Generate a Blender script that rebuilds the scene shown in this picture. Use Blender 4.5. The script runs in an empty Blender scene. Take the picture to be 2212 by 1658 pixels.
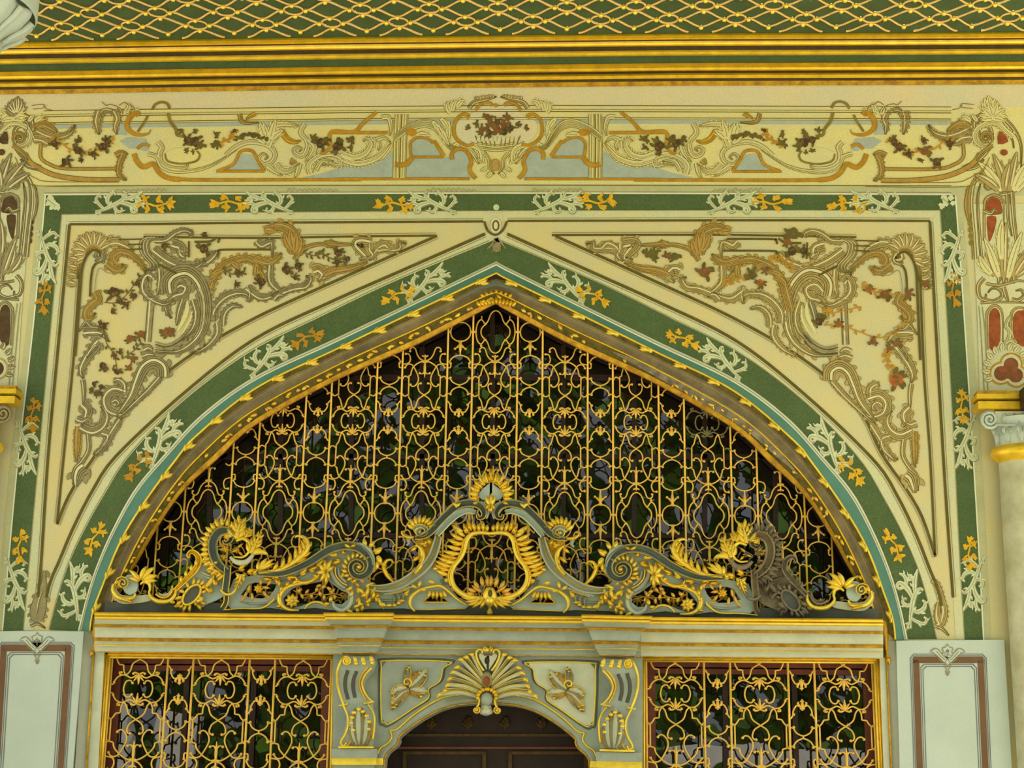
import bpy, math, random
from mathutils import Vector, Matrix, geometry
random.seed(7)
S = bpy.context.scene
COL = S.collection
W, H, F = 2212.0, 1658.0, 3500.0
CX, CY = W/2, H/2
PI = math.pi

SUN_E, SUN_EL, SUN_AZ = 7.0, 55.0, 157.0
EXPO = 0.72
SKY = 0.85
# ------------------------------------------------------------ camera
# the facade is the plane y = 0, x to the right along it, z up; metres
_up = Vector((182.0, -12784.0, F)).normalized()
_r = Vector((105106.0, 409.0, -F))
_r = (_r - _up*_r.dot(_up)).normalized()
_n = _up.cross(_r)                       # into the wall
def c2w(d): return Vector((d.dot(_r), d.dot(_n), d.dot(_up)))
DIST = 12.3
CAM = Vector((0.0, -DIST, 1.65))
_d = c2w(Vector(((1064-CX)/F, (955-CY)/F, 1)))
CAM.x = -_d.x*DIST/_d.y                  # so that the gate's axis is x = 0
MIRR = [False]                           # True while the other half of a symmetric carving is made
def P(px, py, d=0.0):
    """the point seen at a photo pixel on the plane standing d metres in front of the facade"""
    v = c2w(Vector(((px-CX)/F, (py-CY)/F, 1)))
    v = CAM + v*((DIST-d)/v.y)
    if MIRR[0]: v.x = -v.x
    return v
def UNP(v):
    q = v-CAM
    c = _r*q.x + _n*q.y + _up*q.z
    return (c.x/c.z*F+CX, c.y/c.z*F+CY)
def mir(pts, d=0.0):
    out = []
    for p in pts:
        v = P(p[0], p[1], d); v.x = -v.x
        out.append(UNP(v)+tuple(p[2:]))
    return out
def mirp(x, y, d=0.0): return mir([(x, y)], d)[0]
def PZ(px, py, z):
    """the point seen at a photo pixel on the level plane at height z"""
    v = c2w(Vector(((px-CX)/F, (py-CY)/F, 1)))
    return CAM + v*((z-CAM.z)/v.z)
cam = bpy.data.cameras.new('camera'); co = bpy.data.objects.new('camera', cam); COL.objects.link(co)
cam.sensor_fit = 'HORIZONTAL'; cam.sensor_width = 36.0; cam.lens = F/W*36.0
ex, ey, ez = c2w(Vector((1,0,0))), c2w(Vector((0,1,0))), c2w(Vector((0,0,1)))
co.matrix_world = Matrix(((ex.x,-ey.x,-ez.x,CAM.x),(ex.y,-ey.y,-ez.y,CAM.y),(ex.z,-ey.z,-ez.z,CAM.z),(0,0,0,1)))
cam.clip_end = 500
S.camera = co
PXM = (P(1107,829)-P(1106,829)).length   # metres in one photo pixel on the facade

# ------------------------------------------------------------ light and exposure
wd = bpy.data.worlds.new('sky'); S.world = wd; wd.use_nodes = True
bg = wd.node_tree.nodes['Background']
bg.inputs[0].default_value = (0.93, 0.97, 1.0, 1); bg.inputs[1].default_value = SKY
def sun_lamp(name, energy, col, elev, azim, ang):
    l = bpy.data.lights.new(name, 'SUN'); l.energy = energy; l.color = col; l.angle = math.radians(ang)
    o = bpy.data.objects.new(name, l); COL.objects.link(o)
    d = Vector((math.sin(azim)*math.cos(elev), -math.cos(azim)*math.cos(elev), math.sin(elev)))
    o.rotation_euler = d.to_track_quat('Z', 'Y').to_euler(); o.location = d*40
    return o
sun_lamp('sun', SUN_E, (1.0, 0.95, 0.86), math.radians(SUN_EL), math.radians(SUN_AZ), 20)
S.view_settings.view_transform = 'Standard'; S.view_settings.look = 'None'
S.view_settings.gamma = 1; S.view_settings.use_curve_mapping = False
S.view_settings.exposure = EXPO
S.cycles.max_bounces = 8; S.cycles.diffuse_bounces = 4; S.cycles.glossy_bounces = 4

# ------------------------------------------------------------ materials
def lin(c):
    c = c/255.0
    return c/12.92 if c <= 0.04045 else ((c+0.055)/1.055)**2.4
MATS = {}
def mat(name, rgb, rough=0.7, metal=0.0, var=0.10, scale=6.0, bump=0.0, bscale=60.0, rgb2=None, spec=0.3, fine=0.0):
    m = bpy.data.materials.new(name); m.use_nodes = True
    nt = m.node_tree; b = nt.nodes['Principled BSDF']
    b.inputs['Roughness'].default_value = rough; b.inputs['Metallic'].default_value = metal
    b.inputs['Specular IOR Level'].default_value = spec
    a = [lin(v) for v in rgb]
    c2 = [lin(v) for v in rgb2] if rgb2 else [min(1, v*(1+var)) for v in a]
    c1 = a if rgb2 else [v*(1-var) for v in a]
    tc = nt.nodes.new('ShaderNodeTexCoord')
    n = nt.nodes.new('ShaderNodeTexNoise'); n.inputs['Scale'].default_value = scale; n.inputs['Detail'].default_value = 6
    n.inputs['Roughness'].default_value = 0.65
    nt.links.new(tc.outputs['Object'], n.inputs['Vector'])
    r = nt.nodes.new('ShaderNodeValToRGB')
    r.color_ramp.elements[0].position = 0.35; r.color_ramp.elements[1].position = 0.65
    r.color_ramp.elements[0].color = (*c1, 1); r.color_ramp.elements[1].color = (*c2, 1)
    nt.links.new(n.outputs['Fac'], r.inputs['Fac'])
    colout = r.outputs['Color']
    if fine > 0:
        n3 = nt.nodes.new('ShaderNodeTexNoise'); n3.inputs['Scale'].default_value = 120; n3.inputs['Detail'].default_value = 2
        nt.links.new(tc.outputs['Object'], n3.inputs['Vector'])
        mp = nt.nodes.new('ShaderNodeMapRange'); mp.inputs[1].default_value = 0.3; mp.inputs[2].default_value = 0.7
        mp.inputs[3].default_value = 1-fine; mp.inputs[4].default_value = 1+fine
        nt.links.new(n3.outputs['Fac'], mp.inputs[0])
        mx = nt.nodes.new('ShaderNodeVectorMath'); mx.operation = 'SCALE'
        nt.links.new(colout, mx.inputs[0]); nt.links.new(mp.outputs[0], mx.inputs['Scale'])
        colout = mx.outputs[0]
    nt.links.new(colout, b.inputs['Base Color'])
    if bump > 0:
        n2 = nt.nodes.new('ShaderNodeTexNoise'); n2.inputs['Scale'].default_value = bscale; n2.inputs['Detail'].default_value = 4
        nt.links.new(tc.outputs['Object'], n2.inputs['Vector'])
        bp = nt.nodes.new('ShaderNodeBump'); bp.inputs['Strength'].default_value = bump; bp.inputs['Distance'].default_value = 0.01
        nt.links.new(n2.outputs['Fac'], bp.inputs['Height']); nt.links.new(bp.outputs['Normal'], b.inputs['Normal'])
    MATS[name] = m
    return m

# ------------------------------------------------------------ curves in photo pixels
def cr(pts, n=6, closed=False):
    """Catmull-Rom through the points; extra values (widths) are carried along"""
    m = len(pts)
    if m < 3 and not closed:
        a, b = pts[0], pts[-1]
        return [tuple(a[k]+(b[k]-a[k])*i/n for k in range(len(a))) for i in range(n+1)]
    out = []
    rng = range(m if closed else m-1)
    for i in rng:
        if closed: q = [pts[(i+k-1) % m] for k in range(4)]
        else: q = [pts[max(0, min(m-1, i+k-1))] for k in range(4)]
        for j in range(n):
            t = j/n
            out.append(tuple(0.5*(2*q[1][k]+(q[2][k]-q[0][k])*t+(2*q[0][k]-5*q[1][k]+4*q[2][k]-q[3][k])*t*t+(3*q[1][k]-q[0][k]-3*q[2][k]+q[3][k])*t**3) for k in range(len(pts[0]))))
    if not closed: out.append(tuple(pts[-1]))
    return out
def spiral(cx, cy, r0, r1, a0, turns, n=10, sq=1.0):
    m = max(4, int(abs(turns)*n)); out = []
    for i in range(m+1):
        t = i/m; r = r0+(r1-r0)*t; a = math.radians(a0)+2*PI*turns*t
        out.append((cx+r*math.cos(a), cy+r*math.sin(a)*sq))
    return out
def ell(cx, cy, rx, ry, n=20, rot=0.0):
    c, s = math.cos(math.radians(rot)), math.sin(math.radians(rot)); o = []
    for i in range(n):
        a = 2*PI*i/n; x, y = rx*math.cos(a), ry*math.sin(a)
        o.append((cx+x*c-y*s, cy+x*s+y*c))
    return o
def place(pts, x, y, ang=0.0, sc=1.0, flip=1):
    """a motif drawn around 0,0 put down at a pixel, turned by ang degrees"""
    c, s = math.cos(math.radians(ang)), math.sin(math.radians(ang)); o = []
    for p in pts:
        u, v = p[0]*sc, p[1]*sc*flip
        o.append((x+u*c-v*s, y+u*s+v*c)+tuple(p[2:]))
    return o
def frames(pts, closed=False):
    m = len(pts); o = []
    for i in range(m):
        if closed: a, b = pts[i-1], pts[(i+1) % m]
        else: a, b = pts[max(0, i-1)], pts[min(m-1, i+1)]
        tx, ty = b[0]-a[0], b[1]-a[1]; l = math.hypot(tx, ty) or 1
        o.append((-ty/l, tx/l))
    return o
def taper(t, k):
    """width factor along a stroke: 'n' none, 'e' both ends, 'o' towards the end, 'i' from the start, 'b' ball-ended leaf"""
    if k == 'e': return max(0.12, math.sin(PI*min(1, max(0, t)))**0.6)
    if k == 'o': return max(0.15, 1-0.85*t)
    if k == 'i': return max(0.15, 0.15+0.85*t)
    if k == 's': return max(0.2, 1-t**3)
    return 1.0

ROUND = [(-1, 0), (-0.75, 0.66), (0, 1), (0.75, 0.66), (1, 0)]
COVE = [(-1, 0), (-0.98, 1), (-0.72, 1), (-0.55, 0.35), (0, 0.15), (0.55, 0.35), (0.72, 1), (0.98, 1), (1, 0)]
RIDGE = [(-1, 0), (0, 1), (1, 0)]
BOXP = [(-1, 0), (-0.9, 1), (0.9, 1), (1, 0)]
class MB:
    def __init__(self): self.v = []; self.f = []; self.marks = []
    def use(self, m): self.marks.append((len(self.f), m)); return self
    def quad(self, a, b, c, d):
        i = len(self.v); self.v += [a, b, c, d]; self.f.append((i, i+1, i+2, i+3))
    def box(self, lo, hi):
        x0, y0, z0 = lo; x1, y1, z1 = hi; i = len(self.v)
        self.v += [Vector(p) for p in ((x0,y0,z0),(x1,y0,z0),(x1,y1,z0),(x0,y1,z0),(x0,y0,z1),(x1,y0,z1),(x1,y1,z1),(x0,y1,z1))]
        self.f += [tuple(i+k for k in q) for q in ((0,1,5,4),(1,2,6,5),(2,3,7,6),(3,0,4,7),(4,5,6,7),(3,2,1,0))]
    def band(self, pts, w, d, h, prof=ROUND, tp='n', closed=False, d1=None):
        """sweep a relief section along a pixel path: w pixels wide, h metres high above depth d"""
        fr = frames(pts, closed); m = len(pts); k = len(prof); i0 = len(self.v)
        for i, p in enumerate(pts):
            t = i/max(1, m-1); ww = (p[2] if len(p) > 2 else w)*taper(t, tp)/2
            hh = h*(min(1, ww*2/(w or 1)*1.2) if tp != 'n' else 1)
            dd = d if d1 is None else d+(d1-d)*t
            for s, z in prof:
                self.v.append(P(p[0]+fr[i][0]*s*ww, p[1]+fr[i][1]*s*ww, dd+z*hh))
        for i in range(m if closed else m-1):
            a = i0+i*k; b = i0+((i+1) % m)*k
            for j in range(k-1): self.f.append((a+j, b+j, b+j+1, a+j+1))
        if not closed and k > 2:
            self.f.append(tuple(i0+j for j in range(k))); self.f.append(tuple(i0+(m-1)*k+j for j in range(k-1, -1, -1)))
    def band3(self, pts, h, prof=ROUND):
        """like band, each point x, y, width, depth"""
        fr = frames(pts); k = len(prof); i0 = len(self.v)
        for p, f in zip(pts, fr):
            for s, z in prof: self.v.append(P(p[0]+f[0]*s*p[2]/2, p[1]+f[1]*s*p[2]/2, p[3]+z*h))
        for i in range(len(pts)-1):
            for j in range(k-1): self.f.append((i0+i*k+j, i0+(i+1)*k+j, i0+(i+1)*k+j+1, i0+i*k+j+1))
    def flat(self, pts, w, d, tp='n', closed=False):
        fr = frames(pts, closed); m = len(pts); i0 = len(self.v)
        for i, p in enumerate(pts):
            ww = (p[2] if len(p) > 2 else w)*taper(i/max(1, m-1), tp)/2
            self.v.append(P(p[0]+fr[i][0]*ww, p[1]+fr[i][1]*ww, d)); self.v.append(P(p[0]-fr[i][0]*ww, p[1]-fr[i][1]*ww, d))
        for i in range(m if closed else m-1):
            a = i0+2*i; b = i0+2*((i+1) % m); self.f.append((a, a+1, b+1, b))
    def rod(self, wpts, r, n=6, closed=False, cap=True):
        """round rod along world points lying roughly in the facade plane"""
        m = len(wpts); i0 = len(self.v)
        for i, p in enumerate(wpts):
            if closed: a, b = wpts[i-1], wpts[(i+1) % m]
            else: a, b = wpts[max(0, i-1)], wpts[min(m-1, i+1)]
            t = (b-a).normalized(); u = Vector((0, 1, 0)); s = t.cross(u)
            s = s.normalized() if s.length > 1e-5 else Vector((1, 0, 0))
            rr = r[i] if isinstance(r, list) else r
            for j in range(n):
                an = 2*PI*j/n; self.v.append(p+s*(rr*math.cos(an))+u*(rr*math.sin(an)))
        for i in range(m if closed else m-1):
            a = i0+i*n; b = i0+((i+1) % m)*n
            for j in range(n): self.f.append((a+j, a+(j+1) % n, b+(j+1) % n, b+j))
        if not closed and cap:
            self.f.append(tuple(i0+j for j in range(n))); self.f.append(tuple(i0+(m-1)*n+j for j in range(n-1, -1, -1)))
    def ball(self, c, r, n=6):
        i0 = len(self.v)
        self.v.append(c+Vector((0, 0, r)))
        for k in (1, 2, 3):
            a = PI*k/4
            for j in range(n): self.v.append(c+Vector((r*math.sin(a)*math.cos(2*PI*j/n), r*math.sin(a)*math.sin(2*PI*j/n), r*math.cos(a))))
        self.v.append(c-Vector((0, 0, r))); e = len(self.v)-1
        for j in range(n):
            q = (j+1) % n
            self.f.append((i0, i0+1+q, i0+1+j)); self.f.append((e, i0+1+2*n+j, i0+1+2*n+q))
            for k in range(2): self.f.append((i0+1+k*n+j, i0+1+k*n+q, i0+1+(k+1)*n+q, i0+1+(k+1)*n+j))
    def tube(self, pts, rpx, d, n=6, closed=False):
        self.rod([P(p[0], p[1], d) for p in pts], rpx*PXM, n, closed)
    def fill(self, poly, d, thick=0.0, holes=()):
        loops = [[Vector((p[0], p[1], 0)) for p in poly]]+[[Vector((p[0], p[1], 0)) for p in h] for h in holes]
        i0 = len(self.v)
        for l in loops: self.v += [P(p.x, p.y, d) for p in l]
        self.f += [tuple(i0+j for j in t) for t in geometry.tessellate_polygon(loops)]
        if thick > 0:
            for l in loops:
                i1 = len(self.v); m = len(l)
                self.v += [P(p.x, p.y, d) for p in l]+[P(p.x, p.y, d)+Vector((0, thick, 0)) for p in l]
                for i in range(m): self.f.append((i1+i, i1+(i+1) % m, i1+m+(i+1) % m, i1+m+i))
            i2 = len(self.v); n0 = sum(len(l) for l in loops)
            self.v += [self.v[i0+j]+Vector((0, thick, 0)) for j in range(n0)]
            self.f += [tuple(i2+j for j in t[::-1]) for t in geometry.tessellate_polygon(loops)]
    def leaf(self, x, y, ang, L, w, d, h, bend=0.0, n=7, up=0.0):
        """one carved leaf: spine from x,y, ridge along it, tip lifted by up"""
        a = math.radians(ang); st = L/n; px, py = x, y; pts = []
        for i in range(n+1):
            t = i/n; pts.append((px, py, w*max(0.06, math.sin(PI*min(1, (0.12+0.88*t)))**0.8)))
            a += math.radians(bend)/n; px += st*math.cos(a); py += st*math.sin(a)
        self.band(pts, w, d, h, RIDGE, d1=d+up)
        return pts
    def acanthus(self, x, y, ang, L, w, d, h, bend=0.0, lobes=4, lw=None, side=0):
        """a carved acanthus: a spine with pointed lobes along both sides"""
        a = math.radians(ang); n = 10; px, py = x, y; sp = []
        for i in range(n+1):
            sp.append((px, py, a)); a += math.radians(bend)/n; px += L/n*math.cos(a); py += L/n*math.sin(a)
        self.band([(p[0], p[1], w*0.42*(1-0.75*i/n)+1) for i, p in enumerate(sp)], w*0.42, d, h*1.15, RIDGE)
        for k in range(lobes):
            t = (k+0.35)/lobes; i = min(n, int(t*n)); q = sp[i]; l = (lw or w)*(1.0-0.45*t)
            for sgn in (-1, 1):
                if side and sgn != side: continue
                self.leaf(q[0], q[1], math.degrees(q[2])+sgn*(58-22*t), l, l*0.42, d, h*0.85, -sgn*25, 4)
        q = sp[-1]; self.leaf(sp[-3][0], sp[-3][1], math.degrees(sp[-3][2]), L*0.32, w*0.3, d, h, bend*0.3, 4)
    def strip(self, c1, c2, d1, d2):
        i = len(self.v); m = min(len(c1), len(c2))
        for a, b in zip(c1, c2): self.v += [P(a[0], a[1], d1), P(b[0], b[1], d2)]
        self.f += [(i+2*k, i+2*k+1, i+2*k+3, i+2*k+2) for k in range(m-1)]
    def dome(self, x, y, rx, d, h, ry=None, n=10, rot=0):
        ry = ry or rx; i0 = len(self.v)
        for k, (s, z) in enumerate(((1, 0), (0.85, 0.55), (0.5, 0.9))):
            self.v += [P(p[0], p[1], d+z*h) for p in ell(x, y, rx*s, ry*s, n, rot)]
        self.v.append(P(x, y, d+h)); c = len(self.v)-1
        for k in range(2):
            for j in range(n): self.f.append((i0+k*n+j, i0+k*n+(j+1) % n, i0+(k+1)*n+(j+1) % n, i0+(k+1)*n+j))
        for j in range(n): self.f.append((i0+2*n+j, i0+2*n+(j+1) % n, c))
    def flower(self, x, y, r, d, h, n=6, a0=0):
        for i in range(n): self.leaf(x, y, a0+360*i/n, r, r*0.62, d, h*0.8, 12, 4)
        self.dome(x, y, r*0.34, d+h*0.3, h, n=8)
    def build(self, name, m, parent=None, smooth=True):
        me = bpy.data.meshes.new(name); me.from_pydata([tuple(v) for v in self.v], [], self.f); me.update()
        names = [m]+[k for _, k in self.marks]; slots = list(dict.fromkeys(names))
        for k in slots: me.materials.append(MATS[k])
        if self.marks:
            ix = [0]*len(self.f); ends = [a for a, _ in self.marks[1:]]+[len(self.f)]
            for (a, k), b in zip(self.marks, ends):
                for i in range(a, b): ix[i] = slots.index(k)
            me.polygons.foreach_set('material_index', ix)
        if smooth: me.shade_smooth()
        o = bpy.data.objects.new(name, me); COL.objects.link(o)
        if parent: o.parent = parent; o.matrix_parent_inverse = Matrix.Translation(-parent.location)
        return o
def blob(x, y, r, k=0.35, n=11, ry=None):
    """an uneven dab of paint"""
    return [(x+(r*(1+random.uniform(-k, k)))*math.cos(2*PI*i/n), y+((ry or r)*(1+random.uniform(-k, k)))*math.sin(2*PI*i/n)) for i in range(n)]
def tag(o, label=None, cat=None, group=None, kind=None):
    if label: o['label'] = label
    if cat: o['category'] = cat
    if group: o['group'] = group
    if kind: o['kind'] = kind
    return o
def empty(name, loc, label=None, cat=None, group=None, kind=None):
    o = bpy.data.objects.new(name, None); o.empty_display_size = 0.1; COL.objects.link(o); o.location = loc
    tag(o, label, cat, group, kind or ('thing' if cat else None))
    return o
def lerp(xs, ys, x):
    if x <= xs[0]: return ys[0]+(ys[1]-ys[0])*(x-xs[0])/(xs[1]-xs[0])
    for i in range(len(xs)-1):
        if x <= xs[i+1] or i == len(xs)-2:
            return ys[i]+(ys[i+1]-ys[i])*(x-xs[i])/(xs[i+1]-xs[i])

# ------------------------------------------------------------ palette
mat('plaster', (216, 198, 134), 0.85, rgb2=(202, 196, 152), scale=2.2, bump=0.15, fine=0.10)
mat('plaster_top', (220, 204, 158), 0.85, rgb2=(208, 204, 168), scale=2.0, bump=0.1, fine=0.10)
mat('frieze_cream', (224, 210, 134), 0.85, rgb2=(212, 204, 150), scale=2.5, bump=0.1, fine=0.10)
mat('border_cream', (212, 204, 150), 0.85, rgb2=(200, 202, 162), scale=2.5, bump=0.1, fine=0.10)
mat('border_grey', (186, 184, 136), 0.85, var=0.07, scale=5, bump=0.1, fine=0.05)
mat('green', (80, 98, 56), 0.8, var=0.10, scale=3, bump=0.1, fine=0.22)
mat('teal', (84, 128, 110), 0.6, var=0.14, scale=2.5, fine=0.06)
mat('white_line', (222, 222, 190), 0.7, var=0.05)
mat('line_brown', (98, 86, 34), 0.85, var=0.15, scale=9)
mat('line_grey', (150, 142, 100), 0.85, var=0.15, scale=9)
mat('ochre', (184, 134, 32), 0.8, var=0.18, scale=14, fine=0.1)
mat('olive', (134, 118, 48), 0.85, var=0.2, scale=14, fine=0.1)
mat('olive_dark', (104, 94, 42), 0.85, var=0.2, scale=14)
mat('tan', (176, 152, 92), 0.85, var=0.12, scale=14)
mat('stone_mid', (148, 136, 94), 0.85, var=0.16, scale=16, fine=0.12)
mat('stone_dark', (98, 88, 52), 0.85, var=0.2, scale=16, fine=0.12)
mat('stone_light', (218, 208, 158), 0.85, var=0.08, scale=16)
mat('bronze_mid', (176, 138, 62), 0.85, var=0.16, scale=16, fine=0.12)
mat('petal_dark', (84, 64, 38), 0.9, var=0.25, scale=18)
mat('petal_red', (136, 82, 44), 0.9, var=0.25, scale=18)
mat('petal_rust', (170, 92, 36), 0.9, var=0.25, scale=18)
mat('leaf_paint', (104, 92, 42), 0.9, var=0.25, scale=18)
mat('sky_blue', (168, 178, 164), 0.85, var=0.08, scale=10, fine=0.08)
mat('sprig_yellow', (216, 166, 34), 0.8, var=0.2, scale=20)
mat('arabesque_white', (204, 208, 164), 0.8, var=0.10, scale=20)
mat('brick_red', (150, 78, 36), 0.85, var=0.25, scale=16, fine=0.15)
mat('gold', (240, 194, 44), 0.34, 0.5, var=0.16, scale=9, bump=0.25, bscale=40, spec=0.5)
mat('gold_bright', (250, 212, 70), 0.34, 0.4, var=0.12, scale=12, bump=0.2, bscale=50, spec=0.5)
mat('gold_worn', (222, 172, 44), 0.45, 0.4, scale=16, rgb2=(168, 122, 36), bump=0.35, bscale=60)
mat('gold_dark', (112, 92, 26), 0.55, 0.3, scale=22, rgb2=(66, 64, 24), bump=0.3, bscale=60)
mat('groove', (62, 50, 14), 0.7, var=0.2, scale=14)
mat('grille_gold', (232, 186, 76), 0.42, 0.35, var=0.12, scale=10, spec=0.5)
mat('grille_grey', (122, 114, 72), 0.7, 0.2, var=0.2, scale=20)
mat('carve_blue', (156, 164, 148), 0.6, var=0.10, scale=8, bump=0.15, fine=0.05)
mat('carve_pale', (176, 192, 182), 0.65, var=0.08, scale=8, bump=0.1)
mat('carve_cream', (196, 198, 168), 0.6, var=0.08, scale=8, bump=0.12)
mat('carve_dark', (104, 112, 98), 0.6, var=0.14, scale=10, bump=0.15)
mat('base_dark', (84, 86, 76), 0.7, var=0.15, scale=6)
mat('cove_grey', (140, 124, 88), 0.75, scale=5, rgb2=(104, 92, 64), bump=0.2, fine=0.08)
mat('worn_wood', (150, 136, 108), 0.8, scale=14, rgb2=(100, 90, 70), bump=0.4, bscale=50)
mat('marble_white', (190, 200, 184), 0.5, var=0.05, scale=2.5, fine=0.07)
mat('marble_reveal', (170, 172, 150), 0.6, var=0.06, scale=5, fine=0.05)
mat('marble_column', (206, 202, 164), 0.45, scale=6, rgb2=(176, 170, 130), bump=0.05)
mat('pier_brown', (118, 86, 58), 0.8, var=0.10, scale=10)
mat('pier_line', (110, 106, 104), 0.8)
mat('wood_red', (112, 54, 34), 0.5, var=0.25, scale=10, spec=0.4)
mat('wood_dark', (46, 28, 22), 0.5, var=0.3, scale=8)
mat('door_gold', (84, 62, 30), 0.5, 0.3, var=0.3, scale=18)
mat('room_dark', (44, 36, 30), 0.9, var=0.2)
mat('lattice_gold', (232, 192, 112), 0.5, 0.2, var=0.15, scale=16)
mat('ceiling_green', (70, 88, 52), 0.85, var=0.12, scale=6, fine=0.22)
mat('paving', (206, 198, 172), 0.9, var=0.1)

# ------------------------------------------------------------ the measured curves of the pointed arch, left half, foot to apex
L_OUT = [(107, 1360), (124, 1294), (149.5, 1215.6), (185, 1139.6), (228, 1063.6), (281, 982.5), (394.6, 867), (540, 760), (692, 684), (851, 608), (1058, 522), (1072, 517)]
L_WH = [(168, 1362), (185, 1294), (207.7, 1223), (243, 1142), (291, 1056), (352, 984), (434, 896), (550, 813), (721, 732), (902, 646), (1072, 564)]
L_TE = [(175, 1363), (191, 1296), (214, 1225), (250, 1144), (298, 1060), (358, 989), (440, 902), (554, 820), (724, 740), (903, 654), (1072, 573)]
L_GO = [(193, 1364), (200, 1319), (223, 1258.6), (248, 1193), (278, 1134.5), (327, 1061), (382, 987.6), (420, 943), (550, 838), (721, 755), (902, 668), (1072, 588)]
L_G2 = [(232, 1330), (250, 1275), (268.5, 1228), (314, 1139.6), (375, 1048), (435.7, 980), (540, 891), (721, 792), (902, 709), (1040, 642), (1072, 631)]
L_IN = [(240, 1330), (262, 1270), (299, 1208), (337, 1142), (395, 1058.5), (471, 987.6), (550, 917), (721, 822), (902, 741), (1055, 662), (1072, 654)]
L_N1 = [(100, 1290), (109, 1253.5), (127, 1213), (157, 1142), (200, 1058.5), (252, 983), (398, 848), (550, 732), (721, 649), (866, 585), (1048, 505)]
L_N2 = [(123, 1132), (152, 1063.5), (208, 980), (290, 870), (398, 776), (550, 687), (757, 592), (944, 509)]
def resample(pts, n):
    q = cr(pts, 10); L = [0.0]
    for a, b in zip(q, q[1:]): L.append(L[-1]+math.hypot(b[0]-a[0], b[1]-a[1]))
    o = []; k = 0
    for i in range(n):
        s = L[-1]*i/(n-1)
        while k < len(L)-2 and L[k+1] < s: k += 1
        t = (s-L[k])/max(1e-9, L[k+1]-L[k]); o.append((q[k][0]+(q[k+1][0]-q[k][0])*t, q[k][1]+(q[k+1][1]-q[k][1])*t))
    return o
def both(left, n=60):
    """left half resampled, then the right half mirrored about the gate's axis"""
    l = resample(left, n); return l+[p for p in mir(l[:-1])[::-1]]
C_OUT, C_WH, C_TE, C_GO, C_G2, C_IN = [both(l) for l in (L_OUT, L_WH, L_TE, L_GO, L_G2, L_IN)]
def mix(c1, c2, t): return [(a[0]+(b[0]-a[0])*t, a[1]+(b[1]-a[1])*t) for a, b in zip(c1, c2)]

# ------------------------------------------------------------ the wall above the gate, with its pointed opening
mid = mix(C_GO, C_G2, 0.5)
m = MB()
m.fill([(-260, 150), (2480, 150), (2480, 1760), (1950, 1760)]+mid[::-1]+[(186, 1760), (-260, 1760)], 0.0, 0.14)
wall = tag(m.build('wall_back', 'plaster', smooth=False), 'cream painted wall with the pointed arch over the gate', kind='structure')

def part(name, matn, parent=None, smooth=False):
    """context-free helper: returns an MB whose done() links it under the wall"""
    mb = MB(); mb.done = lambda: mb.build(name, matn, parent or wall, smooth)
    return mb
def painted_line(name, matn, pts, w, d=0.006, tp='n'):
    mb = MB(); mb.flat(pts, w, d, tp); return mb.build(name, matn, wall, False)

XS = [-200, 0, 150, 400, 740, 1100, 1480, 1850, 2060, 2212, 2420]
def yl(vals):
    """a long level line: the photo height at the stations of XS"""
    return [(x, v) for x, v in zip(XS, vals)]
Y_TOP = [206, 203, 201, 197, 192, 188, 184, 183, 182, 181, 180]
Y_L = [244, 242, 238, 235, 230.5, 227.5, 228.5, 230, 231, 232, 234]
Y_B = [404, 402.5, 401, 400.5, 400, 399.5, 400, 400.5, 401, 402, 403]
Y_G = [424, 423, 422, 420.8, 419.8, 419, 419.8, 420.8, 421.7, 422.5, 423]
def sh(v, k): return [a+k for a in v]
# plain strip under the cornice, frieze ground, grey strip under the frieze
p = part('plain_strip', 'plaster_top'); p.strip(cr(yl(sh(Y_TOP, -14))), cr(yl(Y_L)), 0.002, 0.002); p.done()
p = part('frieze_ground', 'frieze_cream'); p.strip(cr(yl(Y_L)), cr(yl(Y_B)), 0.002, 0.002); p.done()
p = part('frieze_sill', 'border_grey'); p.strip(cr(yl(Y_B)), cr(yl(Y_G)), 0.002, 0.002); p.done()
fx = [x for x in XS if 60 < x < 2110]
def level(vals, k, w, m='line_brown', x0=95, x1=2055, d=0.006):
    pts = [(x0+(x1-x0)*i/24, lerp(XS, vals, x0+(x1-x0)*i/24)+k) for i in range(25)]
    return painted_line('painted_line', m, pts, w, d)
for k, w, mm in ((0, 1.6, 'line_brown'), (8.5, 1.6, 'line_grey'), (13, 1.6, 'line_brown'), (26, 1.5, 'line_brown'), (30, 1.5, 'line_grey')):
    level(Y_L, k, w, mm)
p = part('blue_strip', 'sky_blue'); q = [(100+i*81.2, lerp(XS, Y_L, 100+i*81.2)) for i in range(25)]
p.strip([(x, y+31.5) for x, y in q], [(x, y+39) for x, y in q], 0.004, 0.004); p.done()
level(Y_B, 0, 1.6); level(Y_B, 15, 1.6, 'line_grey'); level(Y_G, -2.5, 3, 'white_line')

# ------------------------------------------------------------ green border round the arch field
top_out = [(98, 422), (300, 421), (540, 420), (1072, 419), (1640, 420), (1850, 421), (2064, 422)]
top_in = [(133, 463), (320, 460.5), (540, 458.5), (1072, 455), (1640, 454), (1850, 454), (2031, 454)]
lo, li = [(98, 422), (72, 700), (40, 980), (22, 1170), (5, 1362)], [(133, 463), (110, 700), (84, 980), (66, 1180), (50, 1361)]
ro, ri = [(2064, 422), (2080, 640), (2102, 980), (2114, 1180), (2125, 1382)], [(2031, 454), (2043, 640), (2062, 980), (2072, 1180), (2084, 1381)]
p = part('green_border', 'green')
p.strip(resample(top_out, 30), resample(top_in, 30), 0.003, 0.003)
p.strip(resample(lo, 30), resample(li, 30), 0.003, 0.003); p.strip(resample(ro, 30), resample(ri, 30), 0.003, 0.003); p.done()
p = part('green_arch_band', 'green'); p.strip(C_OUT, C_WH, 0.003, 0.003); p.done()
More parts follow.
